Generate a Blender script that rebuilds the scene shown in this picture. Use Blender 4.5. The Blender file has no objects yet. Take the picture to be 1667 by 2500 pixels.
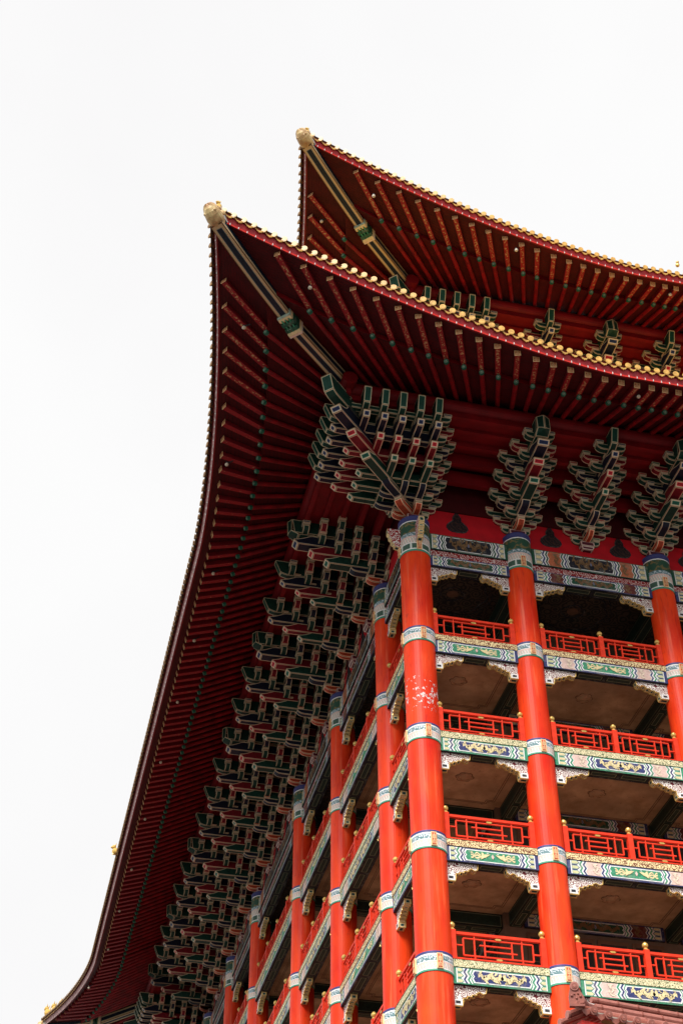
import bpy, math, random
from mathutils import Vector, Matrix
random.seed(7)
R = math.radians
C = bpy.context.scene.collection
scene = bpy.context.scene

# ------------------------------------------------------------------ camera, sky, sun, exposure
cam_d = bpy.data.cameras.new("camera"); cam = bpy.data.objects.new("camera", cam_d); C.objects.link(cam)
yaw, pitch, roll = R(13.3447), R(41.7772), R(-0.247)
fv = Vector((math.sin(yaw)*math.cos(pitch), math.cos(yaw)*math.cos(pitch), math.sin(pitch)))
rv = Vector((math.cos(yaw), -math.sin(yaw), 0)); uv_ = rv.cross(fv)
r2 = rv*math.cos(roll) + uv_*math.sin(roll); u2 = -rv*math.sin(roll) + uv_*math.cos(roll)
m = Matrix((( r2.x, u2.x, -fv.x, -12.159), (r2.y, u2.y, -fv.y, -39.827), (r2.z, u2.z, -fv.z, -34.773), (0, 0, 0, 1)))
cam.matrix_world = m
cam_d.sensor_fit = 'VERTICAL'; cam_d.sensor_height = 36.0; cam_d.lens = 53.0
cam_d.clip_start = 0.5; cam_d.clip_end = 2000
scene.camera = cam

SUN_EL, SUN_AZ = 45, 215      # azimuth clockwise from +Y (north)
world = bpy.data.worlds.new("World"); scene.world = world; world.use_nodes = True
wt = world.node_tree; wt.nodes.clear()
wo = wt.nodes.new('ShaderNodeOutputWorld'); bg = wt.nodes.new('ShaderNodeBackground')
sky = wt.nodes.new('ShaderNodeTexSky'); sky.sky_type = 'NISHITA'; sky.sun_disc = False
sky.sun_elevation = R(SUN_EL); sky.sun_rotation = R(SUN_AZ)
bgs = wt.nodes.new('ShaderNodeBackground'); bgs.inputs[1].default_value = 0.0012
wt.links.new(sky.outputs[0], bgs.inputs[0])
tc = wt.nodes.new('ShaderNodeTexCoord'); nz = wt.nodes.new('ShaderNodeTexNoise')
nz.inputs['Scale'].default_value = 2.2; nz.inputs['Detail'].default_value = 4
wt.links.new(tc.outputs['Generated'], nz.inputs['Vector'])
cr = wt.nodes.new('ShaderNodeValToRGB')
cr.color_ramp.elements[0].position = 0.35; cr.color_ramp.elements[0].color = (0.925, 0.915, 0.92, 1)
cr.color_ramp.elements[1].position = 0.6; cr.color_ramp.elements[1].color = (0.975, 0.972, 0.97, 1)
wt.links.new(nz.outputs[0], cr.inputs[0])
EXPO = 1.3
bg.inputs[1].default_value = 1.0 / (2 ** EXPO)
wt.links.new(cr.outputs[0], bg.inputs[0])
ad = wt.nodes.new('ShaderNodeAddShader')
wt.links.new(bg.outputs[0], ad.inputs[0]); wt.links.new(bgs.outputs[0], ad.inputs[1])
wt.links.new(ad.outputs[0], wo.inputs['Surface'])

sl = bpy.data.lights.new("sun", 'SUN'); sl.energy = 2.4; sl.angle = R(30); sl.color = (1.0, 0.965, 0.92)
so = bpy.data.objects.new("sun", sl); C.objects.link(so)
sd = Vector((math.sin(R(SUN_AZ))*math.cos(R(SUN_EL)), math.cos(R(SUN_AZ))*math.cos(R(SUN_EL)), math.sin(R(SUN_EL))))
so.rotation_euler = sd.to_track_quat('Z', 'Y').to_euler(); so.location = sd*60
vs = scene.view_settings; vs.view_transform = 'Standard'; vs.look = 'None'; vs.gamma = 1; vs.exposure = EXPO
scene.cycles.max_bounces = 6; scene.cycles.diffuse_bounces = 3; scene.cycles.glossy_bounces = 2

# ------------------------------------------------------------------ materials
class NT:
    def __init__(s, name):
        s.m = bpy.data.materials.new(name); s.m.use_nodes = True; s.t = s.m.node_tree
        s.t.nodes.clear(); s.out = s.n('ShaderNodeOutputMaterial'); s.b = s.n('ShaderNodeBsdfPrincipled')
        s.l(s.b.outputs[0], s.out.inputs[0])
    def n(s, k, **kw):
        o = s.t.nodes.new(k)
        for a, b in kw.items(): setattr(o, a, b)
        return o
    def l(s, a, b): s.t.links.new(a, b)
    def inp(s, sock, v):
        if isinstance(v, bpy.types.NodeSocket): s.l(v, sock)
        else: sock.default_value = v
    def math(s, op, a, b=0.0, c=0.0):
        o = s.n('ShaderNodeMath', operation=op); s.inp(o.inputs[0], a); s.inp(o.inputs[1], b); s.inp(o.inputs[2], c); return o.outputs[0]
    def mix(s, f, a, b):
        o = s.n('ShaderNodeMix', data_type='RGBA'); s.inp(o.inputs['Factor'], f)
        ca = a if isinstance(a, bpy.types.NodeSocket) else (*a, 1); cb = b if isinstance(b, bpy.types.NodeSocket) else (*b, 1)
        s.inp(o.inputs[6], ca); s.inp(o.inputs[7], cb); return o.outputs[2]
    def noise(s, scale, detail=4, vec=None, dist=0.0, rough=.5):
        o = s.n('ShaderNodeTexNoise'); o.inputs['Scale'].default_value = scale; o.inputs['Detail'].default_value = detail
        o.inputs['Distortion'].default_value = dist; o.inputs['Roughness'].default_value = rough
        if vec is None: vec = s.obj()
        s.l(vec, o.inputs['Vector']); return o.outputs[0]
    def obj(s): return s.n('ShaderNodeTexCoord').outputs['Object']
    def step(s, x, lo, hi):
        o = s.n('ShaderNodeMapRange'); s.inp(o.inputs[0], x); o.inputs[1].default_value = lo; o.inputs[2].default_value = hi; return o.outputs[0]
    def scale(s, vec, v):
        o = s.n('ShaderNodeMapping'); s.l(vec, o.inputs[0]); o.inputs['Scale'].default_value = v; return o.outputs[0]
    def fin(s, col, rough=.6, spec=.4, bump=None, bs=.3, bd=.01, coat=0):
        s.inp(s.b.inputs['Base Color'], col if isinstance(col, bpy.types.NodeSocket) else (*col, 1))
        s.inp(s.b.inputs['Roughness'], rough); s.b.inputs['Specular IOR Level'].default_value = spec
        if coat: s.b.inputs['Coat Weight'].default_value = coat; s.b.inputs['Coat Roughness'].default_value = .25
        if bump is not None:
            b = s.n('ShaderNodeBump'); b.inputs['Strength'].default_value = bs; b.inputs['Distance'].default_value = bd
            s.l(bump, b.inputs['Height']); s.l(b.outputs[0], s.b.inputs['Normal'])
        return s.m

def plain(name, col, rough=.6, var=.15, scale=6, spec=.35, bump=0.2, dirt=None, metal=0):
    t = NT(name); grime = name.startswith('paint_'); n = t.noise(scale, 5); d = tuple(c*(1-var*2) for c in col) if dirt is None else dirt
    c = t.mix(t.step(n, .35, .65), d, col)
    if grime:
        c = t.mix(t.math('MULTIPLY', t.step(t.noise(3.1, 7, rough=.7), .52, .68), .45), c, (.30, .27, .22)); c = t.mix(t.step(t.noise(17, 5, rough=.7), .66, .68), c, (.62, .60, .55))
    mt = t.fin(c, rough, spec, t.noise(scale*6, 3), bump, .01); t.b.inputs['Metallic'].default_value = metal; return mt

CREAM = (.70, .56, .37); BROWN = (.13, .065, .022)
def paint(name, fill, w1=.013, w2=.036, cream=CREAM, brown=BROWN, tint=None):
    """painted face: brown edge, cream line, thin tint line, fill; edge distance comes from two UV layers in metres"""
    t = NT(name)
    p = t.n('ShaderNodeUVMap'); p.uv_map = 'P'; q = t.n('ShaderNodeUVMap'); q.uv_map = 'S'
    ps = t.n('ShaderNodeSeparateXYZ'); t.l(p.outputs[0], ps.inputs[0]); qs = t.n('ShaderNodeSeparateXYZ'); t.l(q.outputs[0], qs.inputs[0])
    u, v = ps.outputs[0], ps.outputs[1]
    d = t.math('MINIMUM', t.math('MINIMUM', u, t.math('SUBTRACT', qs.outputs[0], u)), t.math('MINIMUM', v, t.math('SUBTRACT', qs.outputs[1], v)))
    n = t.noise(9, 4); fd = tuple(c*.55 for c in fill)
    f = t.mix(t.step(n, .3, .7), fd, fill)
    tint = tint or tuple(min(1, c*2.2+.03) for c in fill)
    f = t.mix(t.step(d, w2+.016, w2+.018), tint, f)
    f = t.mix(t.step(d, w2-.002, w2+.002), cream, f)
    f = t.mix(t.step(d, w1-.002, w1+.002), brown, f)
    ws = t.step(t.noise(23, 4), .62, .72)
    f = t.mix(t.math('MULTIPLY', ws, .35), f, (.12, .09, .07))
    return t.fin(f, .55, .3)

def scroll(name, bg_, fg, scale=7, thr=.5, bands=3.0, width=.38, rough=.6, third=None):
    """carved / painted scrollwork: curling contour lines"""
    t = NT(name); o = t.obj()
    v = t.n('ShaderNodeTexVoronoi'); v.inputs['Scale'].default_value = scale; v.inputs['Randomness'].default_value = .85
    t.l(o, v.inputs['Vector']); n = t.noise(scale*1.1, 2)
    a = t.math('ADD', t.math('MULTIPLY', v.outputs['Distance'], bands), t.math('MULTIPLY', n, 1.2))
    fr = t.math('FRACT', a); k = t.step(t.math('ABSOLUTE', t.math('SUBTRACT', fr, .5)), width/2-.03, width/2+.03)
    base = bg_ if third is None else t.mix(t.step(t.noise(scale*.6, 2), .48, .52), bg_, third)
    return t.fin(t.mix(k, fg, base), rough, .3, k, -.5, .02)

RED_D = (.26, .004, .012)
M = {}
M['green'] = paint('green_paint', (.004, .048, .032)); M['navy'] = paint('navy_paint', (.003, .008, .026), tint=(.03, .045, .09))
M['red'] = paint('red_paint', (.20, .005, .014)); M['orange'] = paint('orange_paint', (.45, .06, .02))
for nm_, fc_ in (('green', (.006, .10, .065)), ('navy', (.008, .025, .09)), ('red', (.40, .008, .02)), ('orange', (.42, .06, .02))):
    M['e_'+nm_] = paint(nm_+'_arm_end', fc_, w1=.010, w2=.056, cream=(.62, .52, .36))
    M['b_'+nm_] = paint(nm_+'_block', tuple(x*.7 for x in fc_), w1=.007, w2=.03)
M['b_maroon'] = paint('maroon_block', (.09, .015, .025), w1=.007, w2=.03)
M['maroon'] = paint('maroon_paint', (.09, .015, .025), cream=(.7, .55, .47))
M['beam_navy'] = paint('hip_navy', (.003, .012, .028), w1=.03, w2=.115, cream=(.52, .38, .21), tint=(.16, .2, .2))
M['cross'] = paint('cross_beam_paint', (.015, .04, .03), w1=.05, w2=.06, cream=(.3, .28, .15), brown=(.01, .015, .015))
M['queti_edge'] = paint('bracket_edge_paint', (.01, .06, .055), w1=.014, w2=.045, cream=(.8, .62, .33), brown=(.45, .28, .08))
M['soffit_panel'] = paint('soffit_panel_paint', (.03, .05, .035), w1=.05, w2=.062, cream=(.35, .3, .16), brown=(.012, .016, .016))

def column_mat(name, worn):
    t = NT(name); o = t.obj()
    n1 = t.noise(1.3, 5, t.scale(o, (1, 1, .35))); n2 = t.noise(14, 5, t.scale(o, (1, 1, .12)))
    c = t.mix(t.step(n1, .3, .7), (.62, .018, .005), (.90, .072, .010))
    c = t.mix(t.math('MULTIPLY', t.step(n2, .56, .74), .5), c, (.40, .012, .008))
    n4 = t.noise(2.3, 6, t.scale(o, (1, 1, .5)), rough=.65); c = t.mix(t.math('MULTIPLY', t.step(n4, .64, .74), .55), c, (.22, .03, .02))
    n5 = t.noise(7, 4, t.scale(o, (1, 1, .06))); c = t.mix(t.math('MULTIPLY', t.step(n5, .58, .72), .3), c, (.95, .22, .10))
    sc = t.step(t.noise(40, 3), .74, .77); c = t.mix(t.math('MULTIPLY', sc, .6), c, (.25, .03, .02))
    s3 = t.n('ShaderNodeSeparateXYZ'); t.l(o, s3.inputs[0]); z = s3.outputs[2]
    if worn:
        zc = t.math('DIVIDE', t.math('ADD', z, worn), .85)
        f = t.math('SUBTRACT', t.noise(5.2, 9, rough=.66), t.math('MULTIPLY', t.math('MULTIPLY', zc, zc), .10))
        k = t.step(f, .562, .567); k2 = t.step(f, .545, .55)
        c = t.mix(k2, c, (.35, .03, .02)); c = t.mix(k, c, (.72, .58, .55))
    else:
        k = t.step(t.noise(5.0, 7, rough=.6), .735, .74); c = t.mix(k, c, (.6, .35, .3))
    return t.fin(c, t.math('ADD', .32, t.math('MULTIPLY', n1, .25)), .16, n2, .12, .01, coat=.03)
M['column'] = column_mat('column_red', 0); M['column_worn'] = column_mat('column_red_peeling', 6.1)
M['rail'] = plain('rail_red', (.80, .045, .014), .5, .12, 5, .2, .1)
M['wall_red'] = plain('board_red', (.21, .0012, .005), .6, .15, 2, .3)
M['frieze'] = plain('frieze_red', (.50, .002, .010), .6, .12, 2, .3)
M['soffit'] = None
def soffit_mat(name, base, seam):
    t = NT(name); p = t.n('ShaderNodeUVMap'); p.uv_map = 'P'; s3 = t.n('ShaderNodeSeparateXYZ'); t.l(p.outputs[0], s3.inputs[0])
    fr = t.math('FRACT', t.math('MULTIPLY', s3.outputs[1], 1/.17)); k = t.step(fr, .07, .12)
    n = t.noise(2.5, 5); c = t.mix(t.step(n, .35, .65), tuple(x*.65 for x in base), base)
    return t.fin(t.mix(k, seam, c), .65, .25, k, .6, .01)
M['upper_board_shade'] = plain('frieze_painted_shade', (.06, .0008, .003), .7, .15, 3, .2)  # upper frieze wall: shade behind the bracket sets is painted into its red
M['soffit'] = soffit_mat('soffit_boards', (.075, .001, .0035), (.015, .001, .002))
M['round'] = plain('round_rafter_red', (.27, .0022, .008), .55, .25, 3, .35)
def flying_mat(name, amt):
    t = NT(name); p = t.n('ShaderNodeUVMap'); p.uv_map = 'P'; s3 = t.n('ShaderNodeSeparateXYZ'); t.l(p.outputs[0], s3.inputs[0])
    n = t.noise(11, 6, t.scale(t.obj(), (1, 1, 1)), rough=.7)
    k = t.step(n, .62-amt*.1, .68-amt*.1)
    # the underside (third face of the bar) carries the gold strip
    u = s3.outputs[0]; m1 = t.math('LESS_THAN', t.math('ABSOLUTE', t.math('SUBTRACT', u, .085)), .055)
    c = t.mix(t.math('MULTIPLY', k, m1), (.24, .005, .010), (.46, .29, .13))
    return t.fin(c, .6, .3)
M['fly_gold'] = flying_mat('flying_rafter_gilded', 1.0); M['fly_red'] = flying_mat('flying_rafter_red', .15)
M['fly_side'] = plain('flying_rafter_side', (.17, .002, .007), .6, .15, 4)
M['eave_board'] = plain('eave_board_red', (.50, .022, .03), .5, .2, 3, .4, .2, dirt=(.36, .02, .028))
M['pink_board'] = plain('eave_board_skylit', (.85, .50, .50), .55, .2, 4, .35)  # left eave board: red lightened to pink, skylight put into the colour
M['rim'] = plain('eave_rim_red', (.62, .02, .012), .45, .1, 5)
M['gold_tile'] = plain('gold_tile', (.72, .42, .10), .35, .14, 9, .4, .15, dirt=(.45, .25, .06))
M['gold_shade'] = plain('gold_tile_shade', (.34, .20, .07), .55, .25, 12, .25, .2, dirt=(.09, .04, .02))  # same gold glaze on the left eave, darkened to paint in its shade
M['tile_body_shade'] = plain('tile_body_shade', (.13, .065, .025), .5, .2, 9)  # gold glaze of the tubes, with shade between the discs put into the colour
M['tile_under'] = plain('tile_underside', (.06, .03, .02), .8, .2, 6)
M['gold'] = plain('gold_leaf', (.72, .47, .12), .28, .1, 6, .6, .05, metal=.35)
M['head'] = plain('weathered_gilding', (.66, .50, .24), .5, .1, 4, .3, .5, dirt=(.36, .19, .08))
M['white'] = plain('white_paint', (.74, .70, .66), .55, .06, 8)
M['pin'] = plain('bulb_glass', (.8, .76, .74), .3, .05, 8)
M['bulb'] = plain('lamp_glass', (.62, .55, .42), .25, .1, 8)
M['dark'] = plain('dark_metal', (.02, .02, .025), .6, .1, 8)
M['ring_g'] = plain('rafter_end_green', (.01, .13, .08), .5, .15, 8)
M['ring_c'] = plain('rafter_end_pale', (.35, .45, .33), .5, .15, 8)
M['end_gold'] = plain('rafter_end_gilt', (.95, .66, .33), .45, .1, 12)
M['end_red'] = plain('rafter_end_red', (.62, .10, .04), .5, .1, 12)
M['vent'] = scroll('vent_carving', (.010, .005, .007), (.045, .018, .014), 4)
def ceil_mat():
    t = NT('balcony_ceiling'); n = t.noise(1.1, 7, rough=.65); n2 = t.noise(.45, 3); n3 = t.noise(6, 6, rough=.7)
    c = t.mix(t.step(n, .35, .65), (.34, .20, .11), (.60, .39, .24)); c = t.mix(t.math('MULTIPLY', t.step(n2, .45, .62), .45), c, (.26, .17, .11))
    c = t.mix(t.math('MULTIPLY', t.step(n3, .62, .68), .6), c, (.12, .07, .045)); return t.fin(c, .85, .2, n, .3)
M['ceil'] = ceil_mat()
M['ceil_dark'] = scroll('top_ceiling_painting', (.075, .055, .04), (.02, .018, .018), 2.6, bands=4, width=.5)
M['ceil_line'] = plain('ceiling_moulding', (.19, .10, .06), .85, .1, 5)
M['in_wall'] = plain('inner_wall', (.20, .13, .09), .8, .1, 3)
M['glass'] = plain('dark_glazing', (.05, .045, .045), .15, .1, 3, .5, .02)
M['stone'] = plain('stone_slab', (.16, .08, .05), .85, .1, 4)
# beam painting colours
P2 = {
 'w': plain('paint_white', (.84, .84, .82), .55, .07, 14), 'n': plain('paint_navy', (.035, .045, .17), .5, .2, 12),
 'g': plain('paint_green', (.045, .30, .16), .5, .2, 12), 'gp': plain('paint_sage', (.45, .60, .50), .55, .2, 12),
 'c': plain('paint_cream', (.80, .66, .36), .5, .1, 14), 'p': plain('paint_pale_pink', (.74, .52, .46), .55, .1, 10),
 'f': plain('paint_faded_figure', (.82, .66, .52), .55, .1, 14), 'o': plain('paint_orange', (.55, .16, .07), .55, .15, 10),
 'b': plain('paint_brown_figure', (.22, .12, .05), .55, .15, 14), 'k': plain('paint_black_blue', (.012, .014, .025), .5, .2, 14),
 'm': plain('paint_maroon', (.16, .03, .025), .55, .2, 12), 's': plain('paint_sky_blue', (.25, .36, .62), .5, .1, 14),
 'dg': plain('paint_dark_green', (.012, .09, .05), .5, .2, 12),
}
P2['arm_fill'] = plain('dark_filler', (.004, .014, .012), .7, .1, 6)
M['fascia_a'] = scroll('gilt_scroll_fascia', (.17, .06, .03), (.80, .64, .34), 11, bands=2.2, width=.55)
M['fascia_b'] = scroll('green_scroll_fascia', (.10, .13, .06), (.78, .68, .42), 15, bands=2.4, width=.58)
M['strip_red'] = scroll('red_scroll_strip', (.26, .015, .015), (.62, .50, .47), 6, bands=3.2, width=.3)
M['queti'] = scroll('carved_bracket_scroll', (.15, .012, .02), (.80, .76, .70), 6.5, bands=3.6, width=.55)
M['queti_red'] = scroll('carved_beam_end', (.30, .01, .015), (.74, .70, .66), 7, bands=2.6, width=.4)

def band_mat(name, H, tall):
    """painted ring on a column: rows along z from 0 (bottom) to H"""
    t = NT(name); o = t.obj(); s3 = t.n('ShaderNodeSeparateXYZ'); t.l(o, s3.inputs[0]); z = s3.outputs[2]
    ang = t.math('MULTIPLY', t.math('ARCTAN2', s3.outputs[1], s3.outputs[0]), 1/6.2832)
    n = t.noise(9, 4, dist=.6); swirl = t.step(t.math('ABSOLUTE', t.math('SUBTRACT', t.math('FRACT', t.math('MULTIPLY', t.noise(5, 2, dist=.8), 6)), .5)), .12, .17)
    st = t.math('FRACT', t.math('ADD', t.math('MULTIPLY', ang, 34), t.math('MULTIPLY', z, 3)))
    ramp = t.n('ShaderNodeValToRGB'); ramp.color_ramp.interpolation = 'CONSTANT'; t.l(st, ramp.inputs[0])
    e = ramp.color_ramp.elements; e[0].color = (.74, .68, .62, 1); e[1].position = .35; e[1].color = (.62, .25, .2, 1)
    for ps, cl in ((.5, (.74, .70, .66, 1)), (.72, (.03, .2, .12, 1)), (.84, (.74, .68, .62, 1))):
        x = e.new(ps); x.color = cl
    row = t.n('ShaderNodeValToRGB'); row.color_ramp.interpolation = 'CONSTANT'
    wob = t.math('ADD', t.math('DIVIDE', z, H), t.math('MULTIPLY', t.math('SUBTRACT', n, .5), .02)); t.l(wob, row.inputs[0])
    # channel selector: 0 green line, .2 stripes, .4 pink, .6 blue scroll, .8 white, 1 navy
    rows = ([(0, .05), (.08, .95), (.13, .2), (.38, .4), (.47, .95), (.5, .6), (.76, .95), (.84, .5)] if not tall else
            [(0, .05), (.05, .95), (.08, .7), (.22, .95), (.25, .2), (.40, .4), (.44, .6), (.54, .8), (.86, .95), (.89, .5)])
    re = row.color_ramp.elements; re[0].position = 0; re[0].color = (rows[0][1],)*3+(1,); re[1].position = rows[1][0]; re[1].color = (rows[1][1],)*3+(1,)
    for a, b in rows[2:]:
        x = re.new(a); x.color = (b, b, b, 1)
    sep = t.n('ShaderNodeRGBToBW'); t.l(row.outputs[0], sep.inputs[0]); k = sep.outputs[0]
    def eq(v): return t.math('COMPARE', k, v, .03)
    c = t.mix(eq(.05), (.78, .78, .76), (.06, .30, .19))
    c = t.mix(eq(.2), c, ramp.outputs[0])
    c = t.mix(eq(.4), c, (.70, .50, .44))
    c = t.mix(eq(.5), c, (.035, .04, .16))
    sc = t.mix(swirl, (.66, .72, .78), (.10, .20, .22)); c = t.mix(eq(.6), c, sc)
    hx = t.mix(t.step(t.math('ABSOLUTE', t.math('SUBTRACT', t.math('FRACT', t.math('MULTIPLY', ang, 9)), .5)), .40, .42), (.05, .11, .08), (.62, .68, .62)); c = t.mix(eq(.7), c, hx)
    fg_ = t.mix(t.step(t.noise(4.2, 3, dist=.9), .53, .56), (.02, .075, .045), (.17, .13, .05)); c = t.mix(eq(.8), c, fg_)
    return t.fin(c, .5, .4)
M['band'] = band_mat('painted_band', .62, False); M['collar'] = band_mat('painted_collar', 1.61, True)

# ------------------------------------------------------------------ mesh helper
class MB:
    def __init__(s): s.v = []; s.f = []; s.mi = []; s.P = []; s.S = []; s.mats = []; s.sm = []
    def mid(s, m):
        if m not in s.mats: s.mats.append(m)
        return s.mats.index(m)
    def face(s, pts, m, P=None, S=None, smooth=False):
        i = len(s.v); s.v += [tuple(p) for p in pts]; n = len(pts); s.f.append(tuple(range(i, i+n))); s.mi.append(s.mid(m))
        s.P += P or [(0, 0)]*n; s.S += S or [(9, 9)]*n; s.sm.append(smooth)
    def quad(s, a, b, c, d, m, P=None, S=None):
        if P is None:
            a, b, c, d = map(Vector, (a, b, c, d)); w0 = (b-a).length; w1 = (c-d).length; h0 = (d-a).length; h1 = (c-b).length
            P = [(0, 0), (w0, 0), (w1, h1), (0, h0)]; S = [(w0, h0), (w0, h1), (w1, h1), (w1, h0)]
        s.face([a, b, c, d], m, P, S)
    def box(s, T, x0, x1, y0, y1, z0, z1, m, taper=0, faces='all', mb=None):
        t = taper
        lo = [(x0+t, y0+t, z0), (x1-t, y0+t, z0), (x1-t, y1-t, z0), (x0+t, y1-t, z0)]; hi = [(x0, y0, z1), (x1, y0, z1), (x1, y1, z1), (x0, y1, z1)]
        lo = [T(*p) for p in lo]; hi = [T(*p) for p in hi]
        for i in range(4):
            j = (i+1) % 4; s.quad(lo[i], lo[j], hi[j], hi[i], m)
        s.quad(lo[3], lo[2], lo[1], lo[0], mb or m); s.quad(hi[0], hi[1], hi[2], hi[3], m)
    def sweep(s, T, prof, t0, t1, m, ends=True, mbot=None, cut=None):
        """prof: list of (s, zb, zt); solid between lateral t0..t1"""
        L = 0; cum = [0]
        for a, b in zip(prof, prof[1:]): L += math.hypot(b[0]-a[0], b[1]-a[1]); cum.append(L)
        w = abs(t1-t0); S0 = prof[0][0]; LX = abs(prof[-1][0]-S0)
        if cut: L = cum[-2]
        for i in range(len(prof)-1):
            (sa, ba, ta), (sb, bb, tb) = prof[i], prof[i+1]; ua, ub = abs(sa-S0), abs(sb-S0)
            for t in (t0, t1):
                s.face([T(sa, t, ba), T(sb, t, bb), T(sb, t, tb), T(sa, t, ta)], m,
                       [(ua, 0), (ub, 0), (ub, tb-bb), (ua, ta-ba)], [(LX, ta-ba), (LX, tb-bb), (LX, tb-bb), (LX, ta-ba)])
            if cut and i == len(prof)-2: s.quad(T(sa, t0, ba), T(sb, t0, bb), T(sb, t1, bb), T(sa, t1, ba), cut)
            else: s.face([T(sa, t0, ba), T(sb, t0, bb), T(sb, t1, bb), T(sa, t1, ba)], mbot or m,
                   [(0, cum[i]), (0, cum[i+1]), (w, cum[i+1]), (w, cum[i])], [(w, L)]*4)
            s.face([T(sa, t0, ta), T(sb, t0, tb), T(sb, t1, tb), T(sa, t1, ta)], m,
                   [(0, ua), (0, ub), (w, ub), (w, ua)], [(w, LX)]*4)
        if ends:
            for sx, b, t in (prof[0], prof[-1]):
                s.quad(T(sx, t0, b), T(sx, t1, b), T(sx, t1, t), T(sx, t0, t), m)
    def tube(s, p0, p1, r0, m, r1=None, n=10, caps=True, capm=None):
        p0, p1 = Vector(p0), Vector(p1); r1 = r0 if r1 is None else r1; d = (p1-p0).normalized()
        a = d.orthogonal().normalized(); b = d.cross(a)
        A = [p0+(a*math.cos(2*math.pi*i/n)+b*math.sin(2*math.pi*i/n))*r0 for i in range(n)]
        B = [p1+(a*math.cos(2*math.pi*i/n)+b*math.sin(2*math.pi*i/n))*r1 for i in range(n)]
        for i in range(n):
            j = (i+1) % n; s.face([A[i], A[j], B[j], B[i]], m, smooth=True)
        if caps: s.face(A[::-1], capm or m); s.face(B, capm or m)
    def lathe(s, c, prof, m, n=16, smooth=True):
        for (r0, z0), (r1, z1) in zip(prof, prof[1:]):
            for i in range(n):
                a0, a1 = 2*math.pi*i/n, 2*math.pi*(i+1)/n
                s.face([(c[0]+r0*math.cos(a0), c[1]+r0*math.sin(a0), c[2]+z0), (c[0]+r0*math.cos(a1), c[1]+r0*math.sin(a1), c[2]+z0),
                        (c[0]+r1*math.cos(a1), c[1]+r1*math.sin(a1), c[2]+z1), (c[0]+r1*math.cos(a0), c[1]+r1*math.sin(a0), c[2]+z1)], m, smooth=smooth)
    def blob(s, c, r, m, n=8, stretch=(1, 1, 1)):
        pr = [(math.sin(math.pi*k/n), -math.cos(math.pi*k/n)) for k in range(n+1)]
        for (a, za), (b, zb) in zip(pr, pr[1:]):
            for i in range(n+2):
                t0, t1 = 2*math.pi*i/(n+2), 2*math.pi*(i+1)/(n+2)
                q = [(a*math.cos(t0), a*math.sin(t0), za), (a*math.cos(t1), a*math.sin(t1), za), (b*math.cos(t1), b*math.sin(t1), zb), (b*math.cos(t0), b*math.sin(t0), zb)]
                s.face([(c[0]+x*r*stretch[0], c[1]+y*r*stretch[1], c[2]+z*r*stretch[2]) for x, y, z in q], m, smooth=True)
    def mesh(s, name):
        me = bpy.data.meshes.new(name); me.from_pydata(s.v, [], s.f)
        for mt in s.mats: me.materials.append(mt)
        me.polygons.foreach_set('material_index', s.mi); me.polygons.foreach_set('use_smooth', s.sm)
        for nm, dat in (('P', s.P), ('S', s.S)):
            l = me.uv_layers.new(name=nm); l.data.foreach_set('uv', [x for p in dat for x in p])
        me.update(); return me

def obj(name, me, parent=None, loc=(0, 0, 0), rz=0.0):
    if isinstance(me, MB): me = me.mesh(name)
    o = bpy.data.objects.new(name, me); C.objects.link(o); o.parent = parent; o.location = loc; o.rotation_euler = (0, 0, rz); return o
def empty(name, parent=None, loc=(0, 0, 0), rz=0.0):
    o = bpy.data.objects.new(name, None); C.objects.link(o); o.parent = parent; o.location = loc; o.rotation_euler = (0, 0, rz); o.empty_display_size = .3; return o
def tag(o, label, cat, group=None, kind=None):
    if label: o['label'] = label
    if cat: o['category'] = cat
    if group: o['group'] = group
    if kind: o['kind'] = kind
    return o
I = lambda x, y, z: (x, y, z)
def F(s, t, z): return (t, -s, z)       # outward = -Y, lateral = X
def G(s, t, z): return (-s, t, z)       # outward = -X, lateral = Y
Q2 = math.sqrt(.5)
def D(s, t, z): return (-s*Q2 + t*Q2, -s*Q2 - t*Q2, z)
LEFT = R(-90)

# ------------------------------------------------------------------ layout constants (metres; z = 0 is the lower edge of the column collars)
GROUND = -36.4
FX = [0, 3.92, 9.41, 14.90, 20.39, 24.31]
LY = [0, 3.93, 11.34, 18.84, 29.21, 36.71, 44.20, 48.13]
LL = 48.13; LFR = 24.31
FLOOR = [-3.945*n for n in range(1, 6)]
UO, UZ = 3.7, 10.85     # the upper storey is set back and higher by these

hotel = tag(empty('palace_hotel_building', loc=(0, 0, GROUND)), 'tall red-columned palace hotel with two sweeping upturned roofs and rows of painted balconies', 'building')
B0 = empty  # alias
def top(name, me=None, loc=(0, 0, 0), rz=0.0):
    """a part of the hotel, at its place in layout coordinates"""
    l = (loc[0], loc[1], loc[2]-GROUND)
    return obj(name, me, hotel, l, rz) if me is not None else empty(name, hotel, l, rz)

# ------------------------------------------------------------------ ground
g = MB(); g.face([(-400, -400, GROUND), (400, -400, GROUND), (400, 400, GROUND), (-400, 400, GROUND)], plain('paving', (.11, .105, .095), .8, .1, .8))
tag(obj('ground', g), 'pale paved forecourt below the palace hotel', 'ground', kind='structure')

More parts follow.
